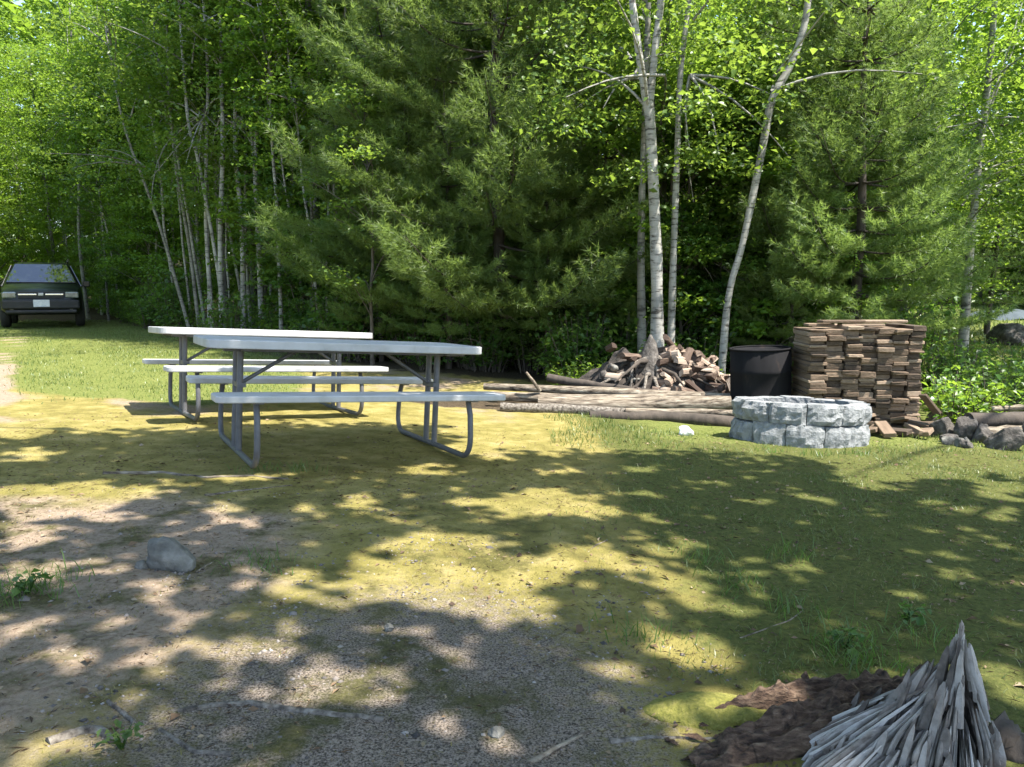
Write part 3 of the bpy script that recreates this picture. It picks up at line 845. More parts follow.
# ------------------------------------------------------------------ earth and roots heap with the split firewood on it
def heap():
    c = Vector(((660 - 512) / F_PX * 8.5, 8.55, 0))
    xs = np.linspace(-1.35, 1.35, 80); ys = np.linspace(-.65, .9, 50); X, Y = np.meshgrid(xs, ys); X1 = X.ravel(); Y1 = Y.ravel()
    h = .54 * np.exp(-((X1 + .06) / .62) ** 2) + .27 * np.exp(-((X1 - .55) / .5) ** 2) + .22 * np.exp(-((X1 + .7) / .45) ** 2)
    h = h * sm(Y1, -.62, .1) * sm(-Y1, -.9, -.3) * sm(-np.abs(X1), -1.35, -1.0)
    h = h * (1 + .35 * fnoise(X1, Y1, .25, 2, 3)) + .05 * fnoise(X1, Y1, .12, 4, 2) * (h > .03)
    Z = gz(X1 + c.x, Y1 + c.y) - .03 + h
    nx = len(xs); i = np.arange(nx - 1)[None] + nx * np.arange(len(ys) - 1)[:, None]
    F = np.stack([i, i + 1, i + nx + 1, i + nx], -1).reshape(-1, 4)
    o = link('soil_mound', np_mesh('soil_mound', np.stack([X1 + c.x, Y1 + c.y, Z], 1), F, True), M_SOIL)
    o['kind'] = 'structure'; o['label'] = 'dark earth mound under the roots and firewood'
    def hz(x, y):
        j = int(np.argmin((X1 + c.x - x) ** 2 + (Y1 + c.y - y) ** 2)); return float(Z[j])
    # the upturned root plate with its spike
    root = empty('uprooted_stump', (c.x - .07, c.y + .05, hz(c.x - .07, c.y)))
    tag(root, 'dark uprooted stump with a pointed spike rising over the earth mound', 'stump')
    m = MB(); m.tube([(0, 0, -.3), (.0, 0, .0), (-.02, .0, .14), (-.01, 0, .27), (-.02, 0, .36)], [.26, .19, .12, .06, .012], 12, True, 0, .16); m.build('trunk', M_DARKROCK, root)
    for k in range(40):
        a = R(random.uniform(160, 380)); L = random.uniform(.25, .95); m = MB()
        e = Vector((math.cos(a) * L, math.sin(a) * L * .7, -random.uniform(.1, .45))); s = Vector((math.cos(a) * .1, math.sin(a) * .1, random.uniform(-.1, .12)))
        mid = s.lerp(e, .5) + Vector((random.uniform(-.1, .1), 0, random.uniform(.0, .14)))
        m.tube([s, mid, e], [.035, .022, .008], 6); m.build('root', random.choice((M_ROOT, M_DARKBARK, M_DARKBARK)), root)
    # split firewood tumbled on the right flank
    pr = []
    for k in range(4):
        rd = random.Random(k); m = MB(); L = .24; n = 7; r = .062
        poly = [(0, 0)] + [(r * math.cos(t), r * math.sin(t)) for t in np.linspace(0, 1.5 + .35 * k, n)]
        vs = [(x, -L / 2, z) for x, z in poly] + [(x + rd.uniform(-.008, .008), L / 2, z + rd.uniform(-.008, .008)) for x, z in poly]; q = len(poly)
        m.add(vs, [tuple(range(q))[::-1], tuple(range(q, 2 * q))] + [(i_, (i_ + 1) % q, q + (i_ + 1) % q, q + i_) for i_ in range(q)])
        pr.append(m.mesh('firewood_piece'))
    spots = []
    for k in range(105):
        x = c.x + (random.uniform(-.05, .90) if k % 9 else random.uniform(-.6, .1)); y = c.y + random.uniform(-.58, .12)
        spots.append((x, y, hz(x, y) + random.uniform(.0, .14)))
    for k, (x, y, z) in enumerate(spots):
        o = link('firewood_piece', pr[k % 4], M_SPLIT); o.location = (x, y, z)
        o.rotation_euler = (R(random.uniform(-35, 35)), R(random.uniform(0, 360)), R(random.uniform(-70, 70)))
        o.scale = [random.uniform(.75, 1.2)] * 3
        tag(o, 'split reddish firewood piece tumbled in the heap beside the black drum', 'firewood', 'split firewood in the heap')
    for k in range(26):
        x = c.x + random.uniform(-1.0, .1); y = c.y + random.uniform(-.58, -.1)
        me = rock_mesh('rubble_stone', random.uniform(.04, .1), random.uniform(.04, .09), random.uniform(.03, .07), k + 40, 2)
        o = link('rubble_stone', me, M_DARKROCK if k % 3 else M_ROCK); o.location = (x, y, hz(x, y) + .015)
        tag(o, 'small grey stone lying on the dark earth mound', 'stone', 'stones on the earth mound')
heap()

# ------------------------------------------------------------------ stones and logs on the right
R_ = 'stones piled right of the board stack'
for k, (px, py, w_, h_) in enumerate(((946, 438, 34, 30), (968, 441, 40, 34), (955, 420, 30, 22), (985, 444, 30, 24), (1012, 452, 50, 30), (936, 424, 22, 16), (975, 424, 26, 20), (1046, 448, 50, 36), (998, 430, 30, 18), (950, 443, 26, 13))):
    lab = ['rough dark grey stone beside the foot of the board stack', 'largest lilac grey stone in the middle of the pile', 'small dark stone resting high in the pile at its left', 'flat dark stone in front of the weathered log', 'wide dark stone at the right edge, lowest in the pile', 'little stone wedged by the leaning pale board', 'rounded stone behind the largest lilac grey one', 'big dark stone just beyond the right edge', 'dark stone tucked under the weathered log', 'low stone lying in the grass before the pile'][k]
    rock('pile_stone', px, py, w_ * .8, h_ * .85, lab, 'stone', M_DARKROCK, 60 + k, .8, R_, k * .7)
log('log', [atd(968, 421, 6.75), atd(1030, 420, 6.8), atd(1130, 418, 6.9)], .07, .08, M_DARKBARK, 'dark weathered log lying on the stones at the right edge')
log('log', [atd(985, 432, 6.6), atd(1030, 431, 6.6), atd(1120, 432, 6.6)], .05, .06, M_OLDLOG, 'pale grey log under the dark one at the right edge')
log('log', [atd(990, 409, 7.3), atd(1060, 405, 7.4)], .03, .035, M_OLDLOG, 'thin pale pole half hidden by leaves behind the stones')

for k in range(24):
    px = random.uniform(936, 1100); py = random.uniform(420, 452); p = at(px, py); q = random.uniform(.035, .085)
    o = link('rubble_stone', rock_mesh('rubble_stone', q, q * .8, q * .65, 200 + k, 3), M_DARKROCK if k % 4 else M_ROCK); o.location = p + Vector((0, .05, q * .25 + random.uniform(0, .10) * (py < 438))); o.rotation_euler = (random.random(), random.random(), random.random() * 6)
    tag(o, 'small broken stone in the jumble right of the board stack', 'stone', 'small stones right of the board stack')
# crumpled white scrap
p = at(687, 436); o = link('paper_scrap', rock_mesh('paper_scrap', .085, .06, .055, 5, 3, .45, 9), M_PAPER); o.location = p + Vector((0, .05, .03))
tag(o, 'crumpled white paper scrap lying on the moss before the logs', 'paper scrap')

# ------------------------------------------------------------------ splintered stump in the near right corner
def stump():
    tip = atd(962, 624, 1.62); b = Vector((tip.x + .01, 1.62, 0)); b.z = gzf(b.x, b.y)
    H = tip.z - b.z
    root = empty('splintered_stump', b)
    tag(root, 'silver grey splintered tree stump with one tall jagged spike', 'stump')
    m = MB(); rd = random.Random(3)
    DD = [0, .028, .086, .153, .22, .29, .325, .50, .70]
    RL = [.007, .014, .028, .078, .185, .285, .335, .44, .50]; RR = [.006, .010, .016, .036, .060, .072, .077, .09, .10]
    def prof(th, z):
        """radius of the stump at a height: steep on the right, sloping far out to the left at the foot"""
        k = (.5 - .5 * math.cos(th)) ** 2.6; d = H - z
        return float(np.interp(d, DD, RL)) * k + float(np.interp(d, DD, RR)) * (1 - k) * (1 + .45 * abs(math.sin(th)))
    def splinter(th, z0, z1, rf, w0, dp, val, bul, tw):
        vs = []; ns = 8
        for i in range(ns):
            q = i / (ns - 1); z = z0 + (z1 - z0) * q; r = prof(th, z) * rf * (.86 + .14 * min(1, q * 2.5)) + bul * (1 - .3 * q)
            a = th + tw * q; ra = Vector((math.cos(a), math.sin(a), 0)); ta = Vector((-ra.y, ra.x, 0))
            ww = w0 * (1 - .8 * q ** 3) * (.45 + .55 * min(1, r / .12)); dd = dp * (1 - .6 * q ** 2)
            c = Vector((lx * z / H, 0, z)) + ra * max(.003, r)
            for u, v in ((-1, -1.2), (-.6, .3), (.05, .9), (.65, .25), (1, -1.2)): vs.append(c + ra * v * dd * .5 + ta * u * ww)
        m.add(vs, [(i * 5 + j, i * 5 + j + 1, i * 5 + 6 + j, i * 5 + 5 + j) for i in range(ns - 1) for j in range(4)] + [(i * 5 + 4, i * 5, i * 5 + 5, i * 5 + 9) for i in range(ns - 1)] + [tuple(range((ns - 1) * 5, ns * 5))], False, val)
    lx = tip.x - b.x
    # weathered shell: one continuous surface, cracked along the grain, with slabs broken off at different heights
    nt_, nz_ = 760, 150; gv = []; ga = []; gf = []
    tf = np.linspace(0, 2 * np.pi, 4001); wt = np.array([prof(t, H * .25) for t in tf]) + .03
    cum = np.concatenate([[0], np.cumsum((wt[1:] + wt[:-1]) / 2)]); cum = cum / cum[-1] * 2 * np.pi
    AL = np.linspace(0, 2 * np.pi, nt_, endpoint=False); TH = np.interp(AL, cum, tf)     # AL runs evenly along the girth
    ZZ = np.concatenate([np.linspace(-.16, H * .55, 100), np.linspace(H * .56, H * .985, nz_ - 100)])
    layers = []
    for cnt, drop, lo, hi in ((30, .034, .12, .62), (52, .026, .10, .80), (84, .015, .02, .90), (150, .006, -.1, .9)):
        e = np.sort(np.array([rd.uniform(0, 6.2832) for q in range(cnt)])); idx = np.searchsorted(e, AL) % cnt
        left = e[idx - 1]; wid = (e[idx] - left) % 6.2832 + 1e-4; pos = ((AL - left) % 6.2832) / wid
        hk = np.array([rd.uniform(lo, hi) for q in range(cnt)])[idx] * H * (1 - .0 * idx); off = np.array([rd.uniform(-.006, .006) for q in range(cnt)])[idx]
        pk = np.array([rd.uniform(.2, .8) for q in range(cnt)])[idx]
        layers.append((hk - np.abs(pos - pk) * rd.uniform(.03, .06) * 2.2, drop, off * drop / .014, np.minimum(pos, 1 - pos) * wid, np.array([rd.random() for q in range(cnt)])[idx]))
    for zi in ZZ:
        wv = AL + .035 * np.sin(zi * 16 + AL * 2)
        rid = fnoise(np.cos(wv) * 17, np.sin(wv) * 17 + zi * 1.3, .62, 61, 3); g2 = fnoise(np.cos(wv) * 44, np.sin(wv) * 44 + zi * 4, .6, 62, 2)
        crk = np.clip(1 - np.abs(fnoise(np.cos(wv) * 13, np.sin(wv) * 13 + zi * .9, .6, 66, 2)) / .09, 0, 1)
        base = np.array([prof(t, max(zi, 0)) for t in TH]) * (1 + .16 * fnoise(np.cos(AL) * 2.2, np.sin(AL) * 2.2 + zi * 5, .8, 69, 2)); amp = np.minimum(1, base / .09)
        r_ = base * .98 + amp * (.007 * rid + .004 * g2 - .022 * crk); col = .86 + .34 * rid + .22 * g2 - .55 * crk
        for hk, drop, off, ed, rv in layers:
            up = sm(zi, hk - .004, hk + .004); r_ = r_ - amp * (up * drop - off * (1 - up)); col = col + (rv - .5) * .22 * (1 - up) - .12 * up * (drop > .01) - .28 * np.exp(-(ed / .012) ** 2) * (drop > .007)
        r_ = np.maximum(.003, r_)
        for j in range(nt_): gv.append((lx * zi / H + r_[j] * math.cos(TH[j]), r_[j] * math.sin(TH[j]), zi))
        ga += list(np.clip(col, 0, 1))
    for i in range(nz_ - 1):
        for j in range(nt_): gf.append((i * nt_ + j, i * nt_ + (j + 1) % nt_, (i + 1) * nt_ + (j + 1) % nt_, (i + 1) * nt_ + j))
    m.add(gv, gf, False, ga)
    for k in range(130):                                       # loose fibres lying along the grain
        th = float(np.interp(rd.uniform(0, 6.2832), cum, tf)); z0 = rd.uniform(-.03, .80) * H; z1 = z0 + rd.uniform(.04, .13)
        if z1 > H * .93: continue
        splinter(th, z0, z1, rd.uniform(.965, 1.015), rd.uniform(.002, .007), rd.uniform(.006, .014), rd.uniform(.35, 1.05), rd.uniform(-.004, .004), rd.uniform(-.03, .03))
    for k in range(44):                                        # broken teeth standing along the sloping edge
        th = math.pi + rd.uniform(-.9, 1.1) if k > 9 else rd.uniform(-1.2, 1.2); z = H - (rd.uniform(.10, .33) if k > 9 else rd.uniform(.10, .22))
        r = prof(th, z) * .93; c = Vector((lx * z / H + r * math.cos(th), r * math.sin(th), z)); r2 = prof(th, z + .06)
        up = Vector((lx * (z + .06) / H + r2 * math.cos(th), r2 * math.sin(th), z + .06)) - c
        d = (up.normalized() * .75 + Vector((rd.gauss(0, .1), rd.gauss(0, .1), .75))).normalized(); sd = d.cross(Vector((0, 1, .2))).normalized(); fw = sd.cross(d)
        hh = rd.uniform(.03, .085); w_ = rd.uniform(.005, .014); vs = []
        for q, f in ((-.7, 1.2), (.3, 1), (.7, .7), (.92, .42), (1, .12)):
            p = c + d * hh * q
            vs += [p - sd * w_ * f, p - fw * w_ * .7 * f, p + sd * w_ * f * (.6 if q > .8 else 1), p + fw * w_ * .7 * f]
        m.add(vs, [(i * 4 + j, i * 4 + (j + 1) % 4, i * 4 + 4 + (j + 1) % 4, i * 4 + 4 + j) for i in range(4) for j in range(4)] + [(16, 17, 18, 19)], False, rd.uniform(.2, .8))
    # the tall spike: a bundle of fused splinters
    for k in range(26):
        a = rd.uniform(0, 6.28); r0 = rd.uniform(.0, .020); hh = H * (1.0 - .5 * (r0 / .020) ** 1.2 * rd.uniform(.45, 1)); z0 = H * .3
        if k < 2: hh = H * (1 - .02 * k); r0 = .007 * k
        ctr = Vector((math.cos(a) * r0, math.sin(a) * r0 * .7, 0)); vs = []; ns = 7; val = rd.uniform(.35, 1.0)
        for i in range(ns):
            q = i / (ns - 1); z = z0 + (hh - z0) * q; c = Vector((lx * z / H, 0, z)) + ctr * (1.5 - .8 * q); ww = .008 * (1 - .5 * q ** 1.5)
            for j in range(5):
                t = 6.2832 * j / 5 + k
                vs.append(c + Vector((math.cos(t) * ww, math.sin(t) * ww * .7, .012 * math.sin(t * 2 + k) * (i == ns - 1))))
        m.add(vs, [(i * 5 + j, i * 5 + (j + 1) % 5, i * 5 + 5 + (j + 1) % 5, i * 5 + 5 + j) for i in range(ns - 1) for j in range(5)] + [tuple(range((ns - 1) * 5, ns * 5))], False, val)
    # inner core
    m.build('jagged_shell', M_STUMP, root)
    # rotten brown root running off to the left, dark root to the right
    def rooty(name, pts, rad, mat, n=14, jit=.22):
        P = [Vector(q) - b for q in pts]; Q = []
        for i in range(len(P) - 1):
            for k in range(5): Q.append(P[i].lerp(P[i + 1], k / 5))
        Q.append(P[-1]); rr = np.interp(np.linspace(0, 1, len(Q)), np.linspace(0, 1, len(rad)), rad)
        m = MB(); m.tube(Q, list(rr), n, True, .3, jit); return m.build(name, mat, root)
    g = lambda px, py, dz=0: at(px, py) + Vector((0, 0, dz))
    def ridge(pts, wid, hei, sd):
        P = [Vector(q) for q in pts]; nu, nv = 110, 46; V = []
        seg = np.linspace(0, len(P) - 1, nu)
        for uu in seg:
            i = min(int(uu), len(P) - 2); c = P[i].lerp(P[i + 1], uu - i); t = (P[i + 1] - P[i]).normalized(); nr = Vector((-t.y, t.x, 0)).normalized(); q = uu / (len(P) - 1)
            wd = wid[0] + (wid[1] - wid[0]) * q; ht = hei[0] + (hei[1] - hei[0]) * q
            for k in range(nv):
                o_ = (k / (nv - 1) * 2 - 1); x = c.x + nr.x * o_ * wd; y = c.y + nr.y * o_ * wd
                al = q * 1.2; f = float(fnoise(al, o_ * wd * 5, .22, sd, 3)); f2 = float(fnoise(al * 5, o_ * wd * 30, .5, sd + 1, 2)); f3 = float(fnoise(x, y, .03, sd + 2, 2))
                h = ht * (1 - abs(o_) ** 2.2) * (.75 + .7 * f) + (.024 * f2 + .012 * f3) * (1 - o_ * o_) + .010 * f3 * (1 - abs(o_)) - .012 * (abs(o_) > .93)
                V.append((x - b.x, y - b.y, gzf(x, y) + h - b.z))
        F = [(i * nv + k, i * nv + k + 1, (i + 1) * nv + k + 1, (i + 1) * nv + k) for i in range(nu - 1) for k in range(nv - 1)]
        link('rotten_root', np_mesh('rotten_root', V, F, True), M_ROT, root)
    ridge([g(930, 738), g(868, 726), g(805, 738), g(740, 752), g(690, 772)], (.115, .04), (.17, .03), 71)
    ridge([g(905, 712), g(850, 700), g(790, 703), g(735, 716), g(705, 722)], (.07, .022), (.095, .012), 74)
    rooty('rotten_root', [g(985, 740, .03), g(1010, 752, .0), g(1060, 770, -.02)], [.06, .05, .03], M_DARKBARK)
    cp = []
    for k in range(420):
        q = rd.random(); e = at(905 - 215 * q + rd.gauss(0, 22), 722 + 38 * q * rd.random() + rd.gauss(0, 17)); cp.append((e.x, e.y, e.z + .006))
    cp = np.array(cp); n_ = len(cp); th_ = rng.uniform(0, 6.28, n_); Dc = unit(np.stack([np.cos(th_), np.sin(th_), rng.normal(0, .35, n_)], 1)); Nc = unit(np.stack([rng.normal(0, .5, n_), rng.normal(0, .5, n_), np.ones(n_)], 1)); Lc = rng.lognormal(-3.7, .5, n_)
    V_, F_ = leaf_arrays(cp, Dc, Nc, Lc, Lc * rng.uniform(.2, .5, n_)); oc = link('rotten_crumbs', np_mesh('rotten_crumbs', V_, F_), M_ROT); tag(oc, 'brown crumbs of rotten wood strewn round the root of the splintered stump', 'wood crumbs', None, 'stuff')
    o = link('moss_cushion', rock_mesh('moss_cushion', .17, .085, .032, 21, 4, .18, 0), M_MOSS); o.location = at(712, 722) + Vector((0, .03, .0))
    tag(o, 'bright yellow green moss cushion at the tip of the rotten root', 'moss cushion')
stump()

# ------------------------------------------------------------------ roots, sticks and twigs on the ground
def stick(name, pxs, r0, r1, mat, label, cat, lift=.3):
    r0 *= .72; r1 *= .62
    P = [at(*q) + Vector((0, 0, r0 * (lift - .25))) for q in pxs]
    return log(name, P, r0, r1, mat, label, cat, None, 8, .15)
stick('tree_root', [(178, 716), (215, 709), (250, 705), (292, 711), (340, 718), (384, 721)], .012, .016, M_ROOT, 'long grey root snaking over the ground below the centre left', 'root')
stick('tree_root', [(48, 744), (85, 731), (104, 733), (112, 745)], .022, .014, M_ROOT, 'thick humped root in the near left corner beside the green seedling', 'root', .1)
stick('dead_stick', [(160, 733), (195, 753), (232, 757)], .008, .010, M_ROOT, 'thin bent stick right of the green seedling', 'stick')
stick('dead_stick', [(108, 703), (122, 716), (134, 724)], .007, .009, M_ROOT, 'short straight stick above the green seedling', 'stick')
stick('dead_stick', [(528, 766), (560, 750), (589, 735)], .010, .008, M_OLDLOG, 'pale straight stick lying at the bottom centre', 'stick')
stick('tree_root', [(103, 474), (160, 473), (206, 478), (250, 477), (288, 480)], .018, .012, M_OLDLOG, 'pale root on the moss before the left table legs', 'root', .2)
stick('tree_root', [(205, 496), (240, 492), (292, 486)], .014, .009, M_OLDLOG, 'pale root fork just in front of the longer root by the table', 'root', .2)
stick('tree_root', [(610, 742), (650, 738), (700, 741), (742, 738)], .012, .009, M_ROOT, 'low root running towards the moss cushion', 'root', .1)
stick('dead_stick', [(60, 654), (86, 641), (118, 634)], .010, .007, M_OLDLOG, 'pale stick on the sandy patch below the grey fieldstone', 'stick')
stick('dead_stick', [(196, 574), (206, 566), (214, 562)], .006, .005, M_OLDLOG, 'tiny pale stick just right of the grey fieldstone', 'stick')
stick('dead_stick', [(588, 553), (596, 546), (607, 541)], .006, .005, M_OLDLOG, 'pale chip of wood in the yellow moss at the centre', 'stick')
stick('dead_stick', [(740, 640), (790, 622), (818, 600)], .004, .003, M_OLDLOG, 'thin dry stalk lying in the shaded grass left of the stump', 'stick')
rock('flat_stone', 497, 657 + 84, 20, 10, 'small flat pebble stone in the dark gravel', 'stone', M_ROCK, 33, .8)
rock('flat_stone', 388, 632, 12, 7, 'small pale stone at the edge of the sunlit gravel', 'stone', M_ROCK, 34, .8)
rock('flat_stone', 140, 569, 16, 8, 'pale chip of stone touching the grey fieldstone', 'stone', M_ROCK, 36, .8)
# ------------------------------------------------------------------ trees one can tell apart
def trunk_tree(name, lines, label, cat, barkm, Y, leafm=None, crown=None, size=.075, group=None, sides=12):
    """lines: list of (pixel polyline bottom to top with radius); the first vertex of the first line is the foot"""
    x0, y0 = lines[0][0][:2]
    base = atd(x0, y0, Y); base.z = gzf(base.x, base.y)
    root = empty(name, base); tag(root, label, cat, group)
    m = MB(); ends = []
    for ln in lines:
        P = []; rr = []
        for q in ln:
            p = atd(q[0], q[1], Y + (q[3] if len(q) > 3 else 0)) - base; P.append(p); rr.append(q[2])
        if ln is lines[0]: P[0].z = -.12; rr[0] *= 1.25
        Q = []; r2 = []
        for i in range(len(P) - 1):
            a = P[max(i - 1, 0)]; b_ = P[i]; c = P[i + 1]; d = P[min(i + 2, len(P) - 1)]
            for k in range(5):
                t = k / 5
                Q.append(.5 * ((2 * b_) + (c - a) * t + (2 * a - 5 * b_ + 4 * c - d) * t * t + (3 * b_ - a - 3 * c + d) * t ** 3)); r2.append(rr[i] + (rr[i + 1] - rr[i]) * t)
        Q.append(P[-1]); r2.append(rr[-1])
        m.tube(Q, [r * random.uniform(.95, 1.05) for r in r2], sides, False, 0, .04); ends.append(Q[-1])
    C = []; Rr = []
    n_spray, rad, zlo, per = crown
    for k in range(n_spray):
        e = random.choice(ends); a = random.uniform(0, 6.28); r = rad * math.sqrt(random.random())
        C.append((e.x + math.cos(a) * r, e.y + math.sin(a) * r, random.uniform(zlo, e.z + .8))); Rr.append(random.uniform(.3, .6))
    for k in range(0, n_spray, 5):
        e = random.choice(ends); c = Vector(C[k]); t = max(.55, min(.97, (c.z - .5) / e.z)); limb(m, Vector((e.x * t, e.y * t, e.z * t)), c, .02, .005, .1)
    m.build('trunk', barkm, root)
    P, rn = spray_points(np.array(C), np.array(Rr), per, .35)
    link('crown', leaf_mesh('crown', P, size, rnd=rn), leafm or M_BIRCH, root)
    return root

trunk_tree('birch_tree', [[(658, 345, 0.0861), (657, 290, 0.0722), (654, 200, 0.0672), (650, 120, 0.0640), (648, 100, 0.0615)],
                          [(648, 112, 0.0508), (640, 60, 0.0459), (632, 0, 0.0410), (622, -90, 0.0328, .2), (612, -200, 0.0164, .3)],
                          [(649, 112, 0.0476), (655, 50, 0.0443), (661, 0, 0.0410), (668, -90, 0.0328, -.1), (672, -220, 0.0164, -.2)]],
           'white birch tree forking into two stems, rising behind the uprooted stump', 'birch tree', M_BIRCHBARK, 9.6, M_BIRCH, (70, 1.5, 3.2, 70))
trunk_tree('birch_tree', [[(644, 340, 0.0574), (641, 270, 0.0508), (642, 190, 0.0451), (645, 120, 0.0410), (650, -60, 0.0328), (652, -200, 0.0123)]],
           'greyer single birch stem half hidden close behind the forked birch', 'birch tree', M_PALEBARK, 10.2, M_BIRCH, (46, 1.2, 2.4, 60))
trunk_tree('birch_tree', [[(671, 350, 0.0492), (673, 270, 0.0426), (677, 160, 0.0377), (680, 80, 0.0344), (689, 0, 0.0312), (700, -100, 0.0246), (708, -210, 0.0098)]],
           'slim straight white birch just right of the forked birch', 'birch tree', M_BIRCHBARK, 10.0, M_BIRCH, (50, 1.2, 2.4, 60))
trunk_tree('birch_tree', [[(721, 350, 0.0451), (728, 300, 0.0426), (741, 250, 0.0410), (752, 200, 0.0451), (764, 140, 0.0476), (772, 100, 0.0492), (790, 66, 0.0451), (802, 34, 0.0410), (808, 0, 0.0394), (814, -80, 0.0328), (818, -180, 0.0123)]],
           'pale birch with a bent leaning trunk between the two pines', 'birch tree', M_BIRCHBARK, 9.8, M_BIRCH, (44, 1.4, 3.8, 60))
trunk_tree('birch_tree', [[(966, 305, 0.0781), (970, 250, 0.0697), (975, 200, 0.0641), (980, 150, 0.0613), (988, 80, 0.0558), (995, 0, 0.0474), (1000, -90, 0.0279)], [(972, 205, 0.0167), (969, 185, 0.0122), (962, 170, 0.0056)]],
           'grey birch at the right with a broken spur, before the sunny glade', 'birch tree', M_BIRCHBARK, 14, M_BIRCH, (120, 1.7, 2.2, 60))

# the cluster of thin pale stems at the left
G_ = 'thin pale stems in the cluster on the left'
cl = [[(262, 335, .075), (258, 240, .07), (256, 150, .062), (262, 60, .055), (266, -80, .03)],
      [(243, 330, .07), (240, 230, .066), (237, 150, .06), (234, 60, .052), (232, -80, .03)],
      [(222, 330, .07), (220, 240, .065), (222, 150, .06), (224, 70, .055), (222, -80, .03)],
      [(214, 330, .06), (209, 240, .055), (207, 150, .05), (204, 60, .045), (200, -80, .025)],
      [(228, 330, .055), (214, 250, .05), (198, 160, .045), (188, 110, .042), (176, -80, .02)],
      [(252, 332, .05), (249, 250, .048), (245, 160, .045), (246, 70, .04), (244, -80, .02)],
      [(191, 300, .045), (165, 245, .042), (146, 190, .038), (126, 120, .03), (104, 20, .015)],
      [(200, 330, .05), (190, 250, .046), (178, 160, .04), (170, 60, .035), (166, -60, .02)],
      [(136, 312, .05), (131, 240, .046), (124, 180, .042), (119, 100, .036), (112, -40, .02)],
      [(88, 312, .07), (80, 240, .062), (76, 180, .055), (73, 90, .045), (68, -60, .02)],
      [(108, 312, .045), (105, 245, .04), (100, 180, .036), (97, 80, .03), (92, -60, .015)],
      [(312, 350, .05), (316, 260, .045), (313, 180, .04), (318, 60, .035), (322, -80, .02)],
      [(334, 345, .05), (338, 250, .045), (336, 160, .04), (342, 40, .035), (344, -80, .02)]]
cl_lab = ['rightmost stem of the pale cluster, its lower half lit', 'white stem next to the rightmost one of the pale cluster', 'middle stem of the pale cluster with the whitest top', 'slightly leaning stem left of the middle of the pale cluster', 'strongly leaning stem crossing the pale cluster to the left', 'thin stem squeezed between the two right stems of the pale cluster', 'thin sapling tilted far over to the left below the maples', 'thin stem at the left edge of the pale cluster', 'pale thin stem right of the parked car', 'thickest brown stem directly behind the parked car', 'dark thin stem between the car and its pale neighbour', 'slender stem standing alone right of the pale cluster', 'slender darker stem at the left flank of the big pine']
cl_Y = [15.2, 15.5, 15.3, 15.8, 15.6, 16, 16.2, 16.4, 22, 24, 23, 14.2, 14.0]
for k, ln in enumerate(cl):
    ln = [(q[0] + (random.uniform(-3.5, 3.5) if i_ else 0), q[1], q[2] * (.72 if k < 6 else .74)) for i_, q in enumerate(ln)]
    trunk_tree('poplar_tree', [ln], cl_lab[k], 'poplar tree', M_BIRCHBARK if k in (0, 1, 2, 3, 4, 5) else M_PALEBARK, cl_Y[k], M_MAPLE if k > 7 else M_BIRCH, (62, 1.5, 2.6 if k % 2 else 3.4, 60), .078, G_, 9)

# ------------------------------------------------------------------ white pines in front of the wood
def stand(root, px, Y, rz=0.0, sc=1.0):
    x = (px - 512) / F_PX * Y; root.location = (x, Y, gzf(x, Y) - .03); root.rotation_euler = (0, 0, rz); root.scale = (sc, sc, sc); return root
pA = pine('white_pine', 9.5, .95, 2.55, .11)
stand(tag(pA, 'broad soft white pine behind the picnic tables, filling the middle of the wood edge', 'pine tree'), 497, 11.6, .4)
pB = pine('white_pine', 8.5, 1.0, 2.1, .11)
stand(tag(pB, 'dense white pine right of the bent birch, behind the stack of boards', 'pine tree'), 852, 10.3, 1.0, .80)
c = copy_tree(pB); c['label'] = 'white pine at the left flank of the broad middle pine'; stand(c, 405, 12.9, 2.2, 1.05)
c = copy_tree(pA); c['label'] = 'pine standing behind the gap between the birches'; stand(c, 590, 13.4, 2.9, 1.0)
c = copy_tree(pB); c['label'] = 'smaller pine between the bent birch and the dense pine'; stand(c, 800, 11.4, 4.0, .92)
pC = pine('hemlock_tree', 7.5, 1.1, 1.5, .10, tuft_step=.10, needles=11, nl=.09, dead=False)
stand(tag(pC, 'small dark stemmed evergreen standing at the edge of the sunny glade', 'evergreen tree'), 947, 21, .3, 1.05)
c = copy_tree(pC); c['label'] = 'evergreen at the right end of the wood edge beyond the stones'; stand(c, 1190, 12.5, 2.0, 1.1)

# ------------------------------------------------------------------ the wood behind: many trees of a few kinds
protos = {
    'maple': [broadleaf('maple_tree', 9.8, .8, 2.2, 235, 92, .082, .09, M_MAPLE, M_BARK), broadleaf('maple_tree', 8.6, .6, 2.0, 220, 92, .08, .07, M_MAPLE, M_PALEBARK, .5)],
    'beech': [broadleaf('beech_tree', 10.2, 1.6, 2.2, 215, 92, .08, .095, M_MAPLE, M_BARK, .2, stems=2), broadleaf('beech_tree', 8.2, .5, 1.9, 205, 92, .076, .06, M_SHRUB, M_PALEBARK, .6)],
    'sapling': [broadleaf('maple_sapling', 5.2, .25, 1.25, 95, 80, .078, .03, M_MAPLE, M_TWIG, .6), broadleaf('maple_sapling', 3.6, .15, 1.0, 75, 80, .074, .022, M_SHRUB, M_TWIG, .7, stems=2)],
}
LAB = {'maple': ('leafy maple tree in the wood behind the clearing', 'maple tree', 'maples in the wood'),
       'beech': ('tall broadleaved tree deep in the wood behind the clearing', 'tree', 'tall trees in the wood'),
       'sapling': ('young leafy sapling growing at the shady wood edge', 'sapling', 'saplings at the wood edge'),
       'pine': ('dark pine standing among the broadleaved trees of the wood', 'pine tree', 'pines in the wood')}
used = set()
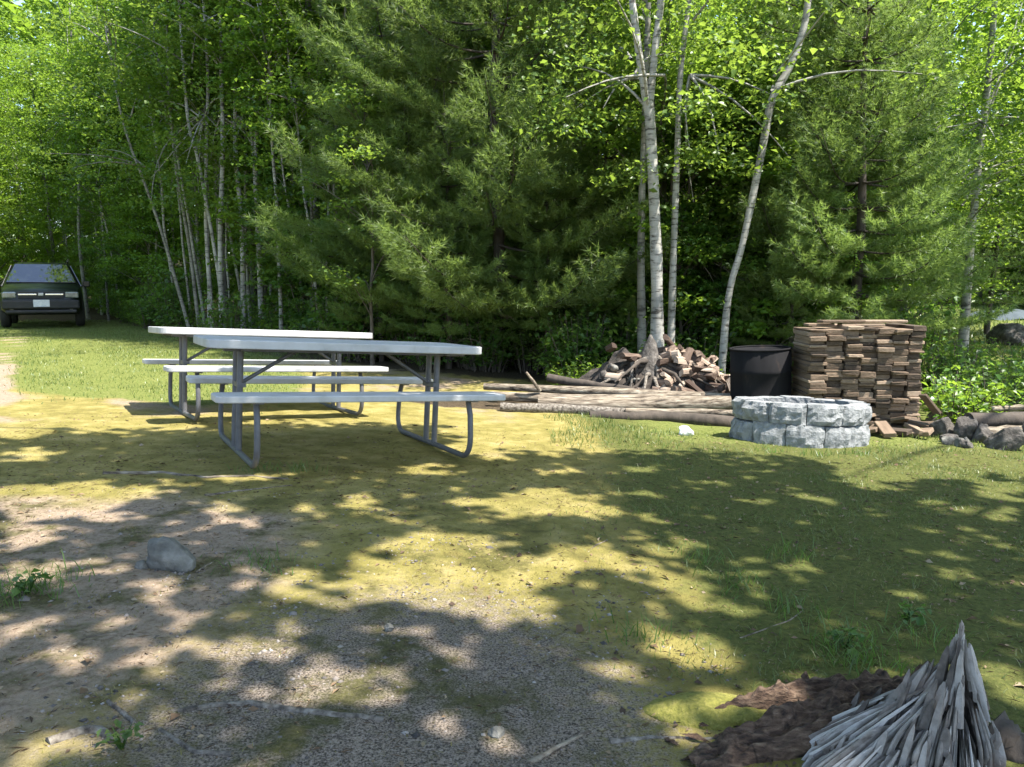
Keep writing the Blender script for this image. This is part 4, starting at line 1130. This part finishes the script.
def put(kind, idx, x, y, sc, rz):
    p = pC if kind == 'pine' else protos[kind][idx]
    if kind == 'pine' or (kind, idx) in used: o = copy_tree(p)
    else: o = p; used.add((kind, idx))
    lab, cat, grp = LAB[kind]
    o['label'] = lab; o['category'] = cat; o['group'] = grp
    o.location = (x, y, gzf(x, y) - .05); o.rotation_euler = (0, 0, rz); o.scale = (sc, sc, sc * random.uniform(.92, 1.1))
rows = [(.9, 1.9), (3.0, 2.2), (5.4, 2.6), (8.2, 3.0), (11.5, 3.4), (15.5, 3.9), (20, 4.6)]
n_t = 0
for off, step in rows:
    px = -330.0
    while px < 1420:
        y = treeline(px) + off + random.uniform(-.7, .9)
        x = (px - 512) / F_PX * y
        r = random.random(); left = px < 380
        glade = 905 < px < 1060
        if not (glade and y < 30):
            if off < 2:
                kind = 'sapling' if r < .6 else ('maple' if left else 'beech')
                if 150 < px < 285: y += 3.2; x = (px - 512) / F_PX * y
                if 390 < px < 600 or 770 < px < 905: kind = 'sapling'
            else:
                kind = ('maple' if r < .62 else 'beech' if r < .92 else 'sapling') if left else ('maple' if r < .35 else 'beech' if r < .68 else 'pine' if r < .88 else 'sapling')
            put(kind, random.randint(0, 1), x, y, random.uniform(.85, 1.2) * (.8 if off < 2 and kind != 'sapling' else 1), random.uniform(0, 6.28)); n_t += 1
        px += step * random.uniform(.75, 1.25) * F_PX / y
# trees that flank the clearing just outside the picture
for (x, y) in ((-13, 12), (-11.5, 9), (-15, 17), (-16, 20.5), (-19, 24), (-13, 6)):
    put('maple', random.randint(0, 1), x, y, random.uniform(.95, 1.2), random.uniform(0, 6.28))
hi_tree = [broadleaf('maple_tree', 10.5, 2.3, 2.3, 170, 60, .11, .09, M_MAPLE, M_BARK, .4)]
# crowd of thin poles and leafy saplings round the pale cluster and in the dim gaps
pole = broadleaf('pole_sapling', 8.5, 3.8, 1.0, 70, 60, .078, .034, M_MAPLE, M_BIRCHBARK, .8)
first = True
for k in range(70):
    o = pole if first else copy_tree(pole); first = False
    px = random.uniform(70, 345) if k < 58 else random.uniform(345, 620); y = treeline(px) + random.uniform(.3, 5.0); x = (px - 512) / F_PX * y
    tag(o, 'thin pole of a young tree crowding the dim wood behind the clearing', 'sapling', 'thin poles in the wood')
    o.location = (x, y, gzf(x, y) - .05); o.rotation_euler = (R(random.uniform(-6, 6)), R(random.uniform(-7, 7)), random.uniform(0, 6.28)); q = random.uniform(.8, 1.2); o.scale = (q, q, q)
for k in range(22):
    px = random.choice((random.uniform(100, 165), random.uniform(275, 350))); y = treeline(px) + random.uniform(.4, 2.2)
    put('sapling', random.randint(0, 1), (px - 512) / F_PX * y, y, random.uniform(.6, 1.15), random.uniform(0, 6.28))
for k in range(30):
    px = random.uniform(330, 900); y = treeline(px) + random.uniform(3.0, 8)
    put('sapling', random.randint(0, 1), (px - 512) / F_PX * y, y, random.uniform(.6, .95), random.uniform(0, 6.28))
for k in range(10):
    px = 670 + 12 * k; y = random.uniform(10.6, 12.2)
    put('sapling', random.randint(0, 1), (px - 512) / F_PX * y, y, random.uniform(.7, 1.0), random.uniform(0, 6.28))
for px, y, i in ((1052, 17, 1), (1100, 15.5, 0), (930, 19, 1), (1130, 19, 1)):
    q = copy_tree(hi_tree[0]) if px != 1052 else hi_tree[0]
    tag(q, 'leafy tree with a high crown over the sunny glade on the right', 'tree', 'high crowned trees by the glade'); x = (px - 512) / F_PX * y
    q.location = (x, y, gzf(x, y) - .05); q.rotation_euler = (0, 0, px * .7)
q = copy_tree(pC); q['label'] = 'lower evergreen in the glade close before the grey spurred birch'; stand(q, 988, 20, 1.2, .78)
for x, y in ((9.6, 8.0), (10.6, 10.6)):  # unseen trees added to throw shade on the bushes
    q = copy_tree(hi_tree[0]); q['label'] = 'leafy tree just beyond the right edge shading the bright bushes'; q['group'] = 'trees beyond the right edge'
    q.location = (x, y, gzf(x, y) - .05); q.rotation_euler = (0, 0, x)
tall = broadleaf('maple_tree', 12.6, 7.7, 3.3, 85, 95, .085, .11, M_MAPLE, M_BARK, .2)  # added for its high crown, above the view, which shades the grass lane
for k, (px, y) in enumerate(((440, 13.4), (318, 14.6), (226, 17.2))):
    q = tall if k == 0 else copy_tree(tall); x = (px - 512) / F_PX * y
    tag(q, 'tall maple whose high crown shades the grass lane', 'maple tree', 'tall maples by the lane'); q.location = (x, y, gzf(x, y) - .05); q.rotation_euler = (0, 0, k * 2.0)
for k, (px, y, sc) in enumerate(((448, 11.5, .50), (548, 11.3, .46), (604, 11.6, .52), (380, 12.2, .42), (790, 10.4, .40))):
    q = copy_tree(pB); q['label'] = 'young bushy pine growing at the edge of the wood'; q['group'] = 'young pines at the wood edge'; stand(q, px, y, k * 1.7, sc)
# one leafy bough tree reaching out beside the pine with its pale top leaves
bt = broadleaf('maple_sapling', 4.4, 1.2, 1.0, 60, 70, .07, .03, M_BIRCH, M_TWIG, .5)
tag(bt, 'pale leaved sapling arching out left of the broad pine', 'sapling'); stand(bt, 372, 11.3, .2, 1.0)

# ------------------------------------------------------------------ undergrowth
sh = [shrub('shrub', .9, .55, 22, 26, .085, M_SHRUB), shrub('shrub', .6, .5, 20, 22, .075, M_MAPLE), shrub('shrub', 1.3, .6, 24, 30, .10, M_SHRUB)]
su = set()
def bush(i, x, y, sc, lab, grp):
    o = sh[i] if i not in su else copy_tree(sh[i]); su.add(i)
    tag(o, lab, 'shrub', grp); o.location = (x, y, gzf(x, y) - .03); o.rotation_euler = (0, 0, random.uniform(0, 6.28)); o.scale = (sc, sc, sc * random.uniform(.8, 1.15))
for k in range(95):
    px = random.uniform(110, 930); y = treeline(px) + random.uniform(-.9, 2.4)
    if px > 560: y = max(y, 9.7)
    bush(random.choice((0, 0, 1, 1, 2)), (px - 512) / F_PX * y, y, random.uniform(.55, 1.05), 'low leafy shrub growing along the dark edge of the wood', 'shrubs along the wood edge')
for k in range(46):
    px = random.uniform(925, 1180); y = random.uniform(7.6, 12.0)
    bush(random.choice((0, 0, 1)), (px - 512) / F_PX * y, y, random.uniform(.5, .95), 'bright green leafy bush behind the stones on the right', 'bushes behind the stones')
for k in range(14):
    px = random.uniform(-260, 100); y = treeline(px) + random.uniform(.3, 2)
    bush(random.choice((0, 2)), (px - 512) / F_PX * y, y, random.uniform(.8, 1.4), 'leafy shrub under the trees behind the parked car', 'shrubs behind the car')
for k in range(9):
    px = 570 + 17 * k; y = 9.35 + random.uniform(0, .4)
    bush(1, (px - 512) / F_PX * y, y, random.uniform(.45, .8), 'small leafy shrub growing behind the firewood heap', 'shrubs behind the firewood')

for k in range(26):
    px = random.uniform(340, 640); y = treeline(px) + random.uniform(-1.5, -.3) if px < 560 else random.uniform(9.8, 11)
    bush(random.choice((0, 1, 2)), (px - 512) / F_PX * y, y, random.uniform(.7, 1.1), 'low leafy shrub growing along the dark edge of the wood', 'shrubs along the wood edge')
# far things beyond the glade on the right
rock('boulder', 1014, 345, 48, 26, 'large dark rounded boulder behind the bushes at the right edge', 'boulder', M_DARKROCK, 71, .8)
m = MB(); p = atd(1010, 300, 26)
n = 12; vs = []
for i in range(n + 1):
    for j in range(7):
        u = i / n * 2 - 1; v = j / 6 * 2 - 1
        vs.append((u * 1.5, v * .8, .30 * (1 - abs(u) ** 3) * (1 - abs(v) ** 2.5) + .05 * math.sin(u * 9 + v * 4)))
m.add(vs, [(i * 7 + j, i * 7 + 7 + j, i * 7 + 8 + j, i * 7 + 1 + j) for i in range(n) for j in range(6)], True)
o = m.build('tarp_covered_pile', M_TARP); o.location = (p.x, p.y, gzf(p.x, p.y))
tag(o, 'low pale blue covered pile in the glade at the right edge', 'covered pile')

# ------------------------------------------------------------------ the shade: unseen trees to both sides and behind, crowns shaped to cast the dapples
LIT = """60,497,90,14 20,530,30,20 110,490,40,8 210,476,90,4 220,519,32,9 100,525,20,5 200,537,15,4 355,500,25,7 375,475,12,4 420,470,25,4
520,500,55,10 600,493,45,5 560,510,60,7 440,560,85,19 500,588,70,22 400,575,50,22 590,555,45,14 540,604,35,20 360,590,35,12 405,520,18,7 410,633,25,11 440,540,25,8 480,610,40,18
60,565,40,6 130,585,30,8 170,602,28,13 240,575,25,8 290,600,28,15 265,625,30,6 100,655,52,18 40,680,20,10 200,648,28,13 265,650,28,10 280,680,35,10 205,683,20,8 260,708,25,7 345,675,28,16 455,745,27,16 60,745,55,22 120,620,30,6 20,640,15,10 395,690,30,8 560,690,30,8
660,580,25,10 690,595,35,6 640,620,20,7 645,652,25,13 685,648,35,14 720,675,12,8 700,710,62,15 675,553,20,5 765,553,15,4 810,568,18,6 735,575,15,4 780,548,8,3 935,569,28,5 1000,535,25,4 1000,580,20,4 1000,690,36,28 985,615,20,4 820,610,20,4 735,612,25,5 870,600,15,3 985,508,40,8 1000,490,40,6 705,485,10,3 750,500,15,3 830,515,10,3 900,535,10,3 640,520,15,3 900,475,70,7 640,470,20,3 560,470,30,3 30,455,25,6 370,460,85,4"""
LIT = np.array([[float(v) for v in e.split(',')] for e in LIT.split()])
BX = [-400, 0, 60, 200, 215, 440, 455, 500, 640, 700, 850, 1024, 1400]; BY = [436, 446, 437, 433, 424, 428, 466, 453, 456, 453, 468, 480, 492]
def canopy():
    global LIT
    n = 76000
    gx = rng.uniform(-7.5, 7.5, n); gy = rng.uniform(-.5, 7.2, n); g_z = gz0(gx, gy)
    ok = np.ones(n, bool)
    px, py = to_px(gx, np.maximum(gy, .9), g_z)
    ok &= (py > np.interp(px, BX, BY) + rng.normal(0, 3, n))
    for cx, cy, rx, ry in LIT:
        wob = 1 + .25 * np.sin(np.arctan2((py - cy) / ry, (px - cx) / rx) * 3 + cx)
        ok &= ((px - cx) / (rx * 1.12 * wob + min(8, rx * .13))) ** 2 + ((py - cy) / (ry * 1.2 * wob + min(4, ry * .18))) ** 2 > 1
    rd = random.Random(5)
    for k in range(240):                                       # many small gaps cut between the leaves for sun dapples
        qx, qy = (rd.uniform(640, 1030), rd.uniform(455, 700)) if k % 3 else (rd.uniform(0, 520), rd.uniform(470, 760))
        f = (qy - 400) / 300; a_, b_ = rd.uniform(5, 17) * (.6 + f), rd.uniform(1.6, 3.6) * (.5 + 1.6 * f)
        ok &= ((px - qx) / a_) ** 2 + ((py - qy) / b_) ** 2 > 1
    ok &= fnoise(gx, gy, .24, 23, 2) < .50
    holes = fnoise(gx, gy, .5, 21, 2)
    ok &= ~((holes > .42) & ((px < 0) | (px > 1024) | (gy < 1.3)))
    gx, gy, g_z = gx[ok], gy[ok], g_z[ok]
    u = rng.uniform(-1.0, .82, 2600); v = rng.uniform(-.78, .42, 2600)        # extra leaves added on the sun's path to shade the nearer table
    keep = fnoise(u, v, .35, 40, 2) < .30
    u, v = u[keep], v[keep]
    gx = np.append(gx, -1.198 + u * .872 - v * .49); gy = np.append(gy, 5.168 + u * .49 + v * .872); g_z = np.append(g_z, .147 - .063 * u + .62 + 0 * v)
    n = len(gx)
    h = 6.0 + 1.2 * fnoise(gx, gy, 1.7, 6, 2) + rng.uniform(-.6, .7, n)
    t = h / SUN_DIR.z
    P = np.stack([gx + SUN_DIR.x * t, gy + SUN_DIR.y * t, g_z + h], 1)
    feet = [(6.6, 2.6), (9.4, 6.2), (-4.6, .4), (1.5, -2.6), (-8.2, 4.6), (8.2, -1.0)]
    labs = ['tall maple right of the clearing whose crown shades the splintered stump', 'tall maple beyond the stones on the right shading the far moss', 'tall maple left of the fieldstone shading the near corner', 'tall maple behind the splintered stump side of the clearing', 'tall maple left of the picnic tables shading the moss', 'tall maple to the right behind the splintered stump']
    ctr = np.array([(5.4, 1.2), (6.6, 4.6), (-1.0, .0), (2.2, -2.0), (-2.2, 3.6), (7.4, -2.0)])
    own = np.argmin(((P[:, None, :2] - ctr[None]) ** 2).sum(2) + rng.normal(0, .5, (n, len(ctr))), 1)
    for k, (fx, fy) in enumerate(feet):
        Q = P[own == k]
        if len(Q) < 50: continue
        b = Vector((fx, fy, gzf(fx, fy) - .05)); root = empty('shade_maple', b)
        tag(root, labs[k], 'maple tree', 'maples shading the clearing')
        m = MB(); pts = [Vector((.06 * math.sin(i), .05 * math.cos(i * 1.3), i * 1.0 - .1)) for i in range(10)]
        m.tube(pts, [.17 - .013 * i for i in range(10)], 10, False)
        for q in range(9):
            e = Vector(Q[random.randrange(len(Q))]) - b + Vector((0, 0, .3)); s = pts[random.randint(4, 8)]
            limb(m, s, e, .045, .008, .5, 7)
        m.build('trunk', M_BARK, root)
        link('crown', leaf_mesh('crown', Q - np.array(b), .145, tilt=.35, aspect=.85, droop=.1), M_MAPLE, root)
canopy()

# ------------------------------------------------------------------ what nobody could count
def blades(name, pts, h, wd, mat, label, lean=.35):
    n = len(pts); a = rng.uniform(0, 6.28, n); h = h * rng.uniform(.5, 1.25, n)
    D = np.stack([rng.normal(0, lean, n), rng.normal(0, lean, n), np.ones(n)], 1); D = unit(D)
    Sd = np.stack([np.cos(a), np.sin(a), np.zeros(n)], 1) * (wd * rng.uniform(.6, 1.2, n))[:, None] / 2
    mid = pts + D * (h * .55)[:, None]; tip = pts + D * h[:, None] + np.stack([D[:, 0], D[:, 1], -.3 * np.ones(n)], 1) * (h * .35)[:, None]
    V = np.stack([pts - Sd, pts + Sd, mid + Sd * .7, mid - Sd * .7, tip], 1).reshape(-1, 3)
    i = np.arange(n)[:, None] * 5
    F = np.concatenate([i + [0, 1, 2], i + [0, 2, 3], i + [3, 2, 4]], 0)
    o = link(name, np_mesh(name, V, F, False, dict(rnd=np.repeat(rng.uniform(0, 1, n), 5))), mat)
    return tag(o, label, 'grass', None, 'stuff')
def ground_pts(n, xr, yr, keep):
    x = rng.uniform(*xr, n); y = rng.uniform(*yr, n); k = keep(x, y); x, y = x[k], y[k]
    return np.stack([x, y, gz(x, y) - .004], 1)
def dens(f): return lambda x, y: rng.uniform(0, 1, len(x)) < f(x, y)
lawn = ground_pts(170000, (-16, -1.6), (6.3, 24), dens(lambda x, y: sm(y + .8 * fnoise(x, y, 1, 3), 6.6, 8.2) * sm(-x - .12 * (y - 7), 1.9, 3.0) * (1 - .85 * np.exp(-((x + .62 * y + .55) / .3) ** 2)) * (1 - .7 * np.exp(-((x + .62 * y - .75) / .26) ** 2)) * (.35 + .65 * (fnoise(x, y, .7, 8) > -.1))))
blades('lawn_grass', lawn, .045, .008, M_GRASS, 'short sunlit grass of the lawn leading to the car')
thin = ground_pts(85000, (-.6, 4.8), (1.6, 6.6), dens(lambda x, y: sm(x + .4 * fnoise(x, y, .8, 4), .1, 1.3) * (.08 + .92 * sm(fnoise(x, y, .45, 12), 0, .5))))
blades('moss_grass', thin, .038, .0035, M_GRASS, 'thin low grass growing through the shaded moss', .6)
rim = ground_pts(15000, (.3, 6.5), (5.4, 7.4), dens(lambda x, y: sm(fnoise(x, y, .5, 15), -.15, .4) * sm(y - 5.7, -.2, .5)))
blades('edge_grass', rim, .06, .006, M_GRASS, 'tufts of grass round the fire pit, logs and stones')
tuft_c = [at(*q) for q in ((30, 592), (12, 600), (48, 584), (742, 588), (800, 612), (640, 640), (790, 555), (815, 456), (860, 455), (770, 452), (930, 640), (850, 660), (255, 545 + 20), (845, 640), (880, 668), (700, 560), (300, 470), (262, 470))]
pts = np.array([tuple(c + Vector((random.gauss(0, .07), random.gauss(0, .07), 0))) for c in tuft_c for k in range(70)])
pts[:, 2] = gz(pts[:, 0], pts[:, 1]) - .004
blades('grass_tufts', pts, .08, .004, M_WEED, 'scattered green grass tufts standing in the moss', .5)
glade = ground_pts(30000, (6, 26), (15, 42), dens(lambda x, y: .8 * np.ones(len(x))))
blades('glade_grass', glade, .16, .03, M_GRASS, 'bright sunlit grass of the glade beyond the bushes')

def pebbles(name, P, s, mat, label):
    n = len(P); base = np.array([(1, 0, 0), (-1, 0, 0), (0, 1, 0), (0, -1, 0), (0, 0, 1), (0, 0, -1)], float)
    fc = np.array([(0, 2, 4), (2, 1, 4), (1, 3, 4), (3, 0, 4), (2, 0, 5), (1, 2, 5), (3, 1, 5), (0, 3, 5)])
    sc = (s * rng.lognormal(0, .45, n))[:, None, None] * rng.uniform(.6, 1.2, (n, 1, 3)) * np.array([1, 1, .6])
    a = rng.uniform(0, 6.28, n); ca, sa = np.cos(a), np.sin(a)
    V = base[None] * sc + rng.normal(0, .12, (n, 6, 3)) * sc
    V = np.stack([V[:, :, 0] * ca[:, None] - V[:, :, 1] * sa[:, None], V[:, :, 0] * sa[:, None] + V[:, :, 1] * ca[:, None], V[:, :, 2]], 2) + P[:, None, :]
    F = (fc[None] + 6 * np.arange(n)[:, None, None]).reshape(-1, 3)
    o = link(name, np_mesh(name, V.reshape(-1, 3), F, True, dict(rnd=np.repeat(rng.uniform(0, 1, n), 6))), mat)
    return tag(o, label, 'gravel', None, 'stuff')
def attr_mat(name, stops):
    m, n, l, b = new_mat(name); a = nd(n, 'ShaderNodeAttribute', attribute_name='rnd'); r = ramp(n, stops)
    l.new(a.outputs['Fac'], r.inputs[0]); l.new(r.outputs[0], b.inputs['Base Color']); b.inputs['Roughness'].default_value = .9; return m
gp = ground_pts(26000, (-2.6, 1.6), (1.3, 4.2), dens(lambda x, y: np.maximum(sm(-np.hypot((x + .45) / 1.15, (y - 2.1) / 1.25), -1.25, -.6), .22 * sm(-x, -.2, .8)) * (.3 + .7 * sm(fnoise(x, y, .4, 30), -.3, .3))))
pebbles('gravel', gp + np.array([0, 0, .002]), .0046, attr_mat('gravel_pebble', [(0, (.045, .04, .038)), (.5, (.17, .145, .13)), (.85, (.26, .225, .20)), (1, (.34, .31, .28))]), 'fine grey pink gravel in the near middle of the clearing')
lp = ground_pts(16000, (-4, 4), (1.2, 6.5), dens(lambda x, y: .35 + .65 * (fnoise(x, y, .6, 33) > .1)))
def crumbs(P):
    n = len(P); th = rng.uniform(0, 6.28, n); D = unit(np.stack([np.cos(th), np.sin(th), rng.normal(0, .15, n)], 1)); N = unit(np.stack([rng.normal(0, .5, n), rng.normal(0, .5, n), np.ones(n)], 1))
    L = rng.lognormal(-4.25, .45, n); V, F = leaf_arrays(P + np.array([0, 0, .008]), D, N, L, L * rng.uniform(.15, .7, n))
    o = link('leaf_litter', np_mesh('leaf_litter', V, F, False, dict(rnd=np.repeat(rng.uniform(0, 1, n), 4))), attr_mat('dry_leaf', [(0, (.05, .03, .018)), (.5, (.16, .10, .055)), (.85, (.22, .16, .095)), (1, (.30, .24, .16))]))
    tag(o, 'dry leaf crumbs and bark bits strewn over the moss', 'leaf litter', None, 'stuff')
crumbs(lp)

fz = ground_pts(150000, (-4.2, 4.6), (1.2, 6.3), dens(lambda x, y: np.clip(1.15 - .16 * y, .2, 1) * (.25 + .75 * sm(fnoise(x, y, .35, 51), -.25, .3)) * (1 - .75 * sm(-np.hypot((x + .28) / .85, (y - 1.75) / 1.15), -1.2, -.5))))
blades('moss_fuzz', fz, .017, .0032, leaf_mat('moss_frond', (.09, .075, .02), (.16, .14, .035), (.24, .20, .07), (.15, .14, .03), tw=.25), 'short dry moss fuzz carpeting the clearing', .8)
nd_ = ground_pts(17000, (-3.6, 3.8), (1.2, 5.6), dens(lambda x, y: .3 + .7 * (fnoise(x, y, .5, 53) > 0)))
def needles_on_ground(P):
    n = len(P); th = rng.uniform(0, 6.28, n); D = unit(np.stack([np.cos(th), np.sin(th), rng.normal(0, .08, n)], 1)); N = unit(np.stack([rng.normal(0, .3, n), rng.normal(0, .3, n), np.ones(n)], 1))
    L = rng.uniform(.015, .045, n); V, F = leaf_arrays(P + np.array([0, 0, .009]), D, N, L, np.full(n, .0017))
    o = link('fallen_needles', np_mesh('fallen_needles', V, F, False, dict(rnd=np.repeat(rng.uniform(0, 1, n), 4))), bpy.data.materials['dry_leaf'])
    tag(o, 'brown fallen pine needles scattered on the ground', 'pine needles', None, 'stuff')
needles_on_ground(nd_)

# small broad leaved seedlings
def seedling(px, py, h, n, label):
    p = at(px, py); root = empty('seedling', p); tag(root, label, 'seedling'); m = MB(); P = []
    for k in range(n):
        a = random.uniform(0, 6.28); e = Vector((math.cos(a) * h * .6, math.sin(a) * h * .6, h * random.uniform(.4, 1))); m.tube([(0, 0, -.01), e * .5 + Vector((0, 0, h * .15)), e], [.0025, .002, .001], 4, False); P += [tuple(e + Vector((random.gauss(0, .015), random.gauss(0, .015), 0))) for q in range(4)]
    m.build('stems', M_WEED, root); link('leaves', leaf_mesh('leaves', np.array(P), h * .45, tilt=.4), M_WEED, root)
seedling(122, 752, .045, 8, 'green broad leaved seedling beside the humped root')
seedling(905, 622, .07, 8, 'green seedling in the shaded grass left of the tall spike')
seedling(845, 648, .06, 8, 'green seedling in the shaded grass above the rotten root')
seedling(28, 596, .065, 10, 'leafy weed at the left edge below the fieldstone')

# the far wood that closes the view
def far_wood():
    n = 90000; th = rng.uniform(R(-62), R(62), n); r = rng.uniform(40, 58, n); z = rng.uniform(0, 1, n) ** .8 * 19
    x = r * np.sin(th); y = r * np.cos(th)
    keep = fnoise(x * 1.0, z * 1.4 + y * .3, 2.6, 17, 3) > -.45
    P = np.stack([x, y, gz0(x, y) + z], 1)[keep]
    o = link('far_woods', leaf_mesh('far_woods', P, .62, tilt=.8, rnd=np.clip(.5 + .5 * fnoise(P[:, 0], P[:, 2], 2.0, 4, 2) + rng.normal(0, .15, len(P)), 0, 1)), M_MAPLE)
    tag(o, 'far off wood seen as one green mass behind all the trees', 'woods', None, 'stuff')
far_wood()
